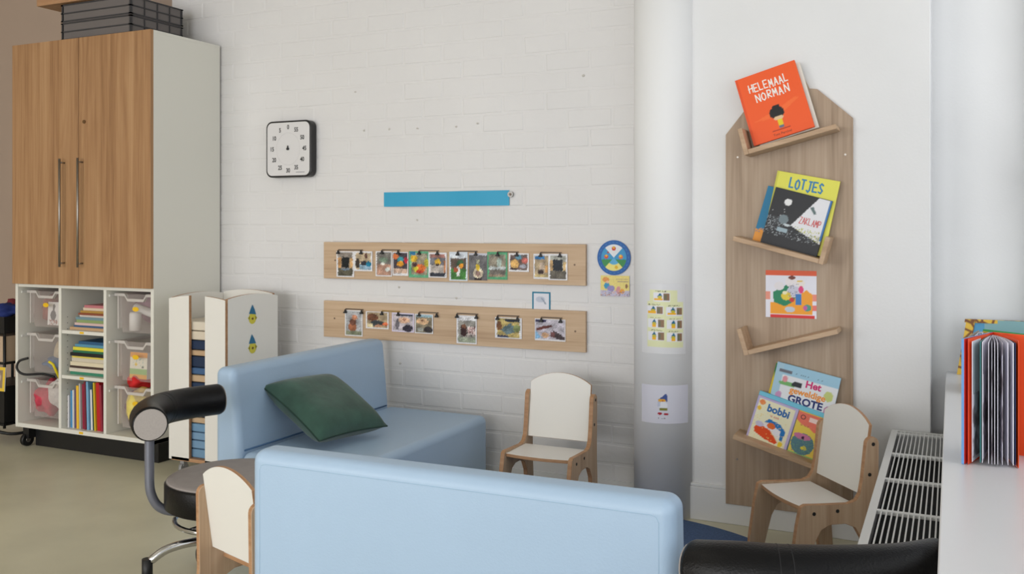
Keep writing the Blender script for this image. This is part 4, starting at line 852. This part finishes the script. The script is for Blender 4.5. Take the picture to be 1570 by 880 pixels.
tb,w_,h_=rbook('picture_book',(1143,670),(1204,694),(1169,608),3.699,.010,(190,176,214),[('bg',(190,178,216)),('r',.05,.04,.93,.95,(236,232,200)),('p',[(.12,.30),(.2,.40),(.5,.34),(.75,.14),(.7,.08),(.4,.12),(.14,.2)],(226,80,34)),('p',[(.32,.48),(.40,.58),(.7,.54),(.86,.42),(.84,.20),(.78,.20),(.74,.40)],(40,120,190)),('p',[(.2,.42),(.45,.5),(.74,.40),(.76,.2),(.5,.34)],(234,232,238)),('e',.50,.44,.10,.07,(226,110,50)),('e',.22,.40,.10,.06,(200,196,222)),('e',.82,.12,.06,.06,(236,206,60)),('e',.14,.88,.07,.06,(236,140,80)),('e',.1,.74,.05,.05,(240,190,60)),('s',.05,.04,.93,.95,[(236,210,120)],.03)],'small lilac book with a red blanket picture, left on the bottom ledge',54,60)
text('title','bobbi',.040,w_*.56,h_*.80,tb,mat('title_bobbi',(20,100,170),.5),bold=.0014,sx=.95)
text('subtitle','is ziek',.014,w_*.52,h_*.655,tb,mat('subtitle_red',(214,80,60),.5))

# ------------------------------------------------------------------ books on the sill
sp=Vector((.092,2.645)); zt,zb=.932,.635
t=empty('open_book',(sp.x,sp.y,zb)); tag(t,'orange and blue picture book standing fanned open on the windowsill','book','books standing on the windowsill')
def leaf(name,x1,y1,m,th=.0012,h=None,z=0,par=None,bow=0,mi2=None):
    h=(zt-zb) if h is None else h; q=MB(); N=8; d=Vector((x1,y1))-sp; n_=Vector((-d.y,d.x)).normalized(); vs=[]
    for k in range(N+1):
        u=k/N; p=d*u+n_*bow*math.sin(PI*u)
        for s_ in(-1,1):
            for zz in(z,z+h): vs.append((p.x+n_.x*th/2*s_,p.y+n_.y*th/2*s_,zz))
    fs=[];ms=[]
    for k in range(N):
        o_=4*k; fs+=[(o_,o_+4,o_+5,o_+1),(o_+2,o_+3,o_+7,o_+6),(o_+1,o_+5,o_+7,o_+3),(o_,o_+2,o_+6,o_+4)]; ms+=[0,1,0,0]
    fs+=[(0,1,3,2),(4*N,4*N+2,4*N+3,4*N+1)]; ms+=[0,0]
    q.v=[Vector(v) for v in vs]; q.f=fs; q.m=ms; q.sm=[False]*len(fs)
    ml=m if isinstance(m,list) else [m,m]; return q.build(name,ml,t,recalc=False)
org=cm(240,84,30); red=cm(220,52,36); lb=cm(110,160,220); wh=mat('page_white',(238,236,246),.6); teal=cm(40,120,120); navy=cm(26,36,80)
prt=mat('printed_page',(196,190,200),.5)
def pagemat():
    m=bpy.data.materials.new('picture_page'); m.use_nodes=True; nt=m.node_tree; b_=nt.nodes['Principled BSDF']; tc=nt.nodes.new('ShaderNodeTexCoord')
    n_=nt.nodes.new('ShaderNodeTexNoise'); n_.inputs['Scale'].default_value=22; r=nt.nodes.new('ShaderNodeValToRGB'); e=r.color_ramp.elements
    e[0].position=.36; e[0].color=(*lin((124,116,124)),1); e[1].position=.52; e[1].color=(*lin((214,212,224)),1); k=e.new(.44); k.color=(*lin((160,150,160)),1)
    nt.links.new(tc.outputs['Object'],n_.inputs['Vector']); nt.links.new(n_.outputs['Fac'],r.inputs['Fac']); nt.links.new(r.outputs['Color'],b_.inputs['Base Color']); return m
PG=pagemat()
leaf('front_cover',.0225,2.455,[lb,red],.006)
leaf('page',.034,2.458,[red,org],.0012,bow=.002)
leaf('page',.0425,2.461,[wh,wh],.001,.285,.006,bow=-.002)
leaf('page',.0445,2.461,[PG,PG],.001,.150,.016,bow=-.002)
leaf('page',.0600,2.462,[teal,teal],.0022,.285,.006,bow=-.003)
leaf('page',.0640,2.460,[wh,wh],.001,.285,.006,bow=-.003)
leaf('page',.0655,2.460,[PG,PG],.001,.200,.016,bow=-.003)
leaf('page',.0770,2.459,[wh,wh],.001,.285,.006)
leaf('page',.0840,2.458,[PG,PG],.001,.285,.006)
leaf('page',.0900,2.458,[wh,PG],.001,.285,.006)
leaf('page',.0965,2.459,[wh,wh],.001,.285,.006,bow=.002)
leaf('page',.1060,2.461,[PG,wh],.001,.285,.006,bow=.003)
leaf('page',.1180,2.464,[wh,wh],.001,.285,.006,bow=.006)
leaf('page',.1290,2.466,[wh,navy],.0012,.285,.006,bow=.008)
leaf('page',.1330,2.468,[navy,navy],.002,.285,.006,bow=.008)
leaf('page',.1400,2.470,[org,wh],.0012,bow=.006)
leaf('back_cover',.235,2.56,[org,lb],.0035)
# second book further back, slightly open
t=empty('spread_book',(.04,3.90,.635)); tag(t,'book with a yellow and brown patterned edge at the far end of the windowsill','book','books standing on the windowsill')
pm=bpy.data.materials.new('giraffe_pattern'); pm.use_nodes=True; nt=pm.node_tree; b_=nt.nodes['Principled BSDF']; tc=nt.nodes.new('ShaderNodeTexCoord'); n_=nt.nodes.new('ShaderNodeTexVoronoi'); n_.inputs['Scale'].default_value=26; n_.feature='DISTANCE_TO_EDGE'
r=nt.nodes.new('ShaderNodeValToRGB'); e=r.color_ramp.elements; e[0].position=.05; e[0].color=(*lin((120,70,30)),1); e[1].position=.16; e[1].color=(*lin((222,180,60)),1)
nt.links.new(tc.outputs['Object'],n_.inputs['Vector']); nt.links.new(n_.outputs['Distance'],r.inputs['Fac']); nt.links.new(r.outputs['Color'],b_.inputs['Base Color'])
def slab(name,pts,z0,z1,m,par,lean=0):
    q=MB(); n_=len(pts); q.prism(pts,z0,z1,'z'); 
    for v in q.v: v.x+=lean*(v.z-z0); 
    return q.build(name,m,par)
A=at(1467,570,3.93); Bq=at(1482,489,3.93)
zc=Bq.z-.635; ln=(Bq.x-A.x)/zc
x_=A.x-.04
slab('patterned_cover',[(x_,.028),(x_+.030,.028),(x_+.030,.034),(x_,.034)],0,zc,pm,t,ln)
slab('patterned_rim',[(x_+.026,.030),(x_+.25,.030),(x_+.25,.033),(x_+.026,.033)],zc-.0135,zc,pm,t,ln)
slab('blue_page',[(x_+.028,.0345),(x_+.235,.0345),(x_+.235,.037),(x_+.028,.037)],0,zc-.004,cm(80,150,190),t,ln*.5)
slab('back_cover',[(x_+.06,.038),(x_+.235,.020),(x_+.235,.026),(x_+.06,.044)],0,zc-.001,cm(130,170,176),t,0)
t=empty('spread_book',(.05,3.60,.635)); tag(t,'green and yellow covered book standing open behind the orange book','book','books standing on the windowsill')
def two(name,p,q_,h,m,th=.003):
    d=(Vector(q_)-Vector(p)); n_=Vector((-d.y,d.x)).normalized()*th/2; p=Vector(p);q_=Vector(q_)
    k=MB(); k.prism([tuple(p-n_),tuple(q_-n_),tuple(q_+n_),tuple(p+n_)],0,h,'z'); return k.build(name,m,t)
two('front_cover',(.035,.09),(-.0,-.12),.195,cm(150,140,130))
two('page',(.037,.09),(.012,-.12),.190,wh); two('page',(.040,.09),(.03,-.12),.190,PG); two('page',(.043,.09),(.05,-.12),.190,wh); two('page',(.045,.09),(.07,-.11),.190,PG)
two('back_cover',(.050,.09),(.195,-.04),.200,cm(60,160,90),.005); two('page',(.048,.085),(.185,-.055),.193,cm(226,186,60)); two('page',(.047,.080),(.170,-.065),.188,navy)
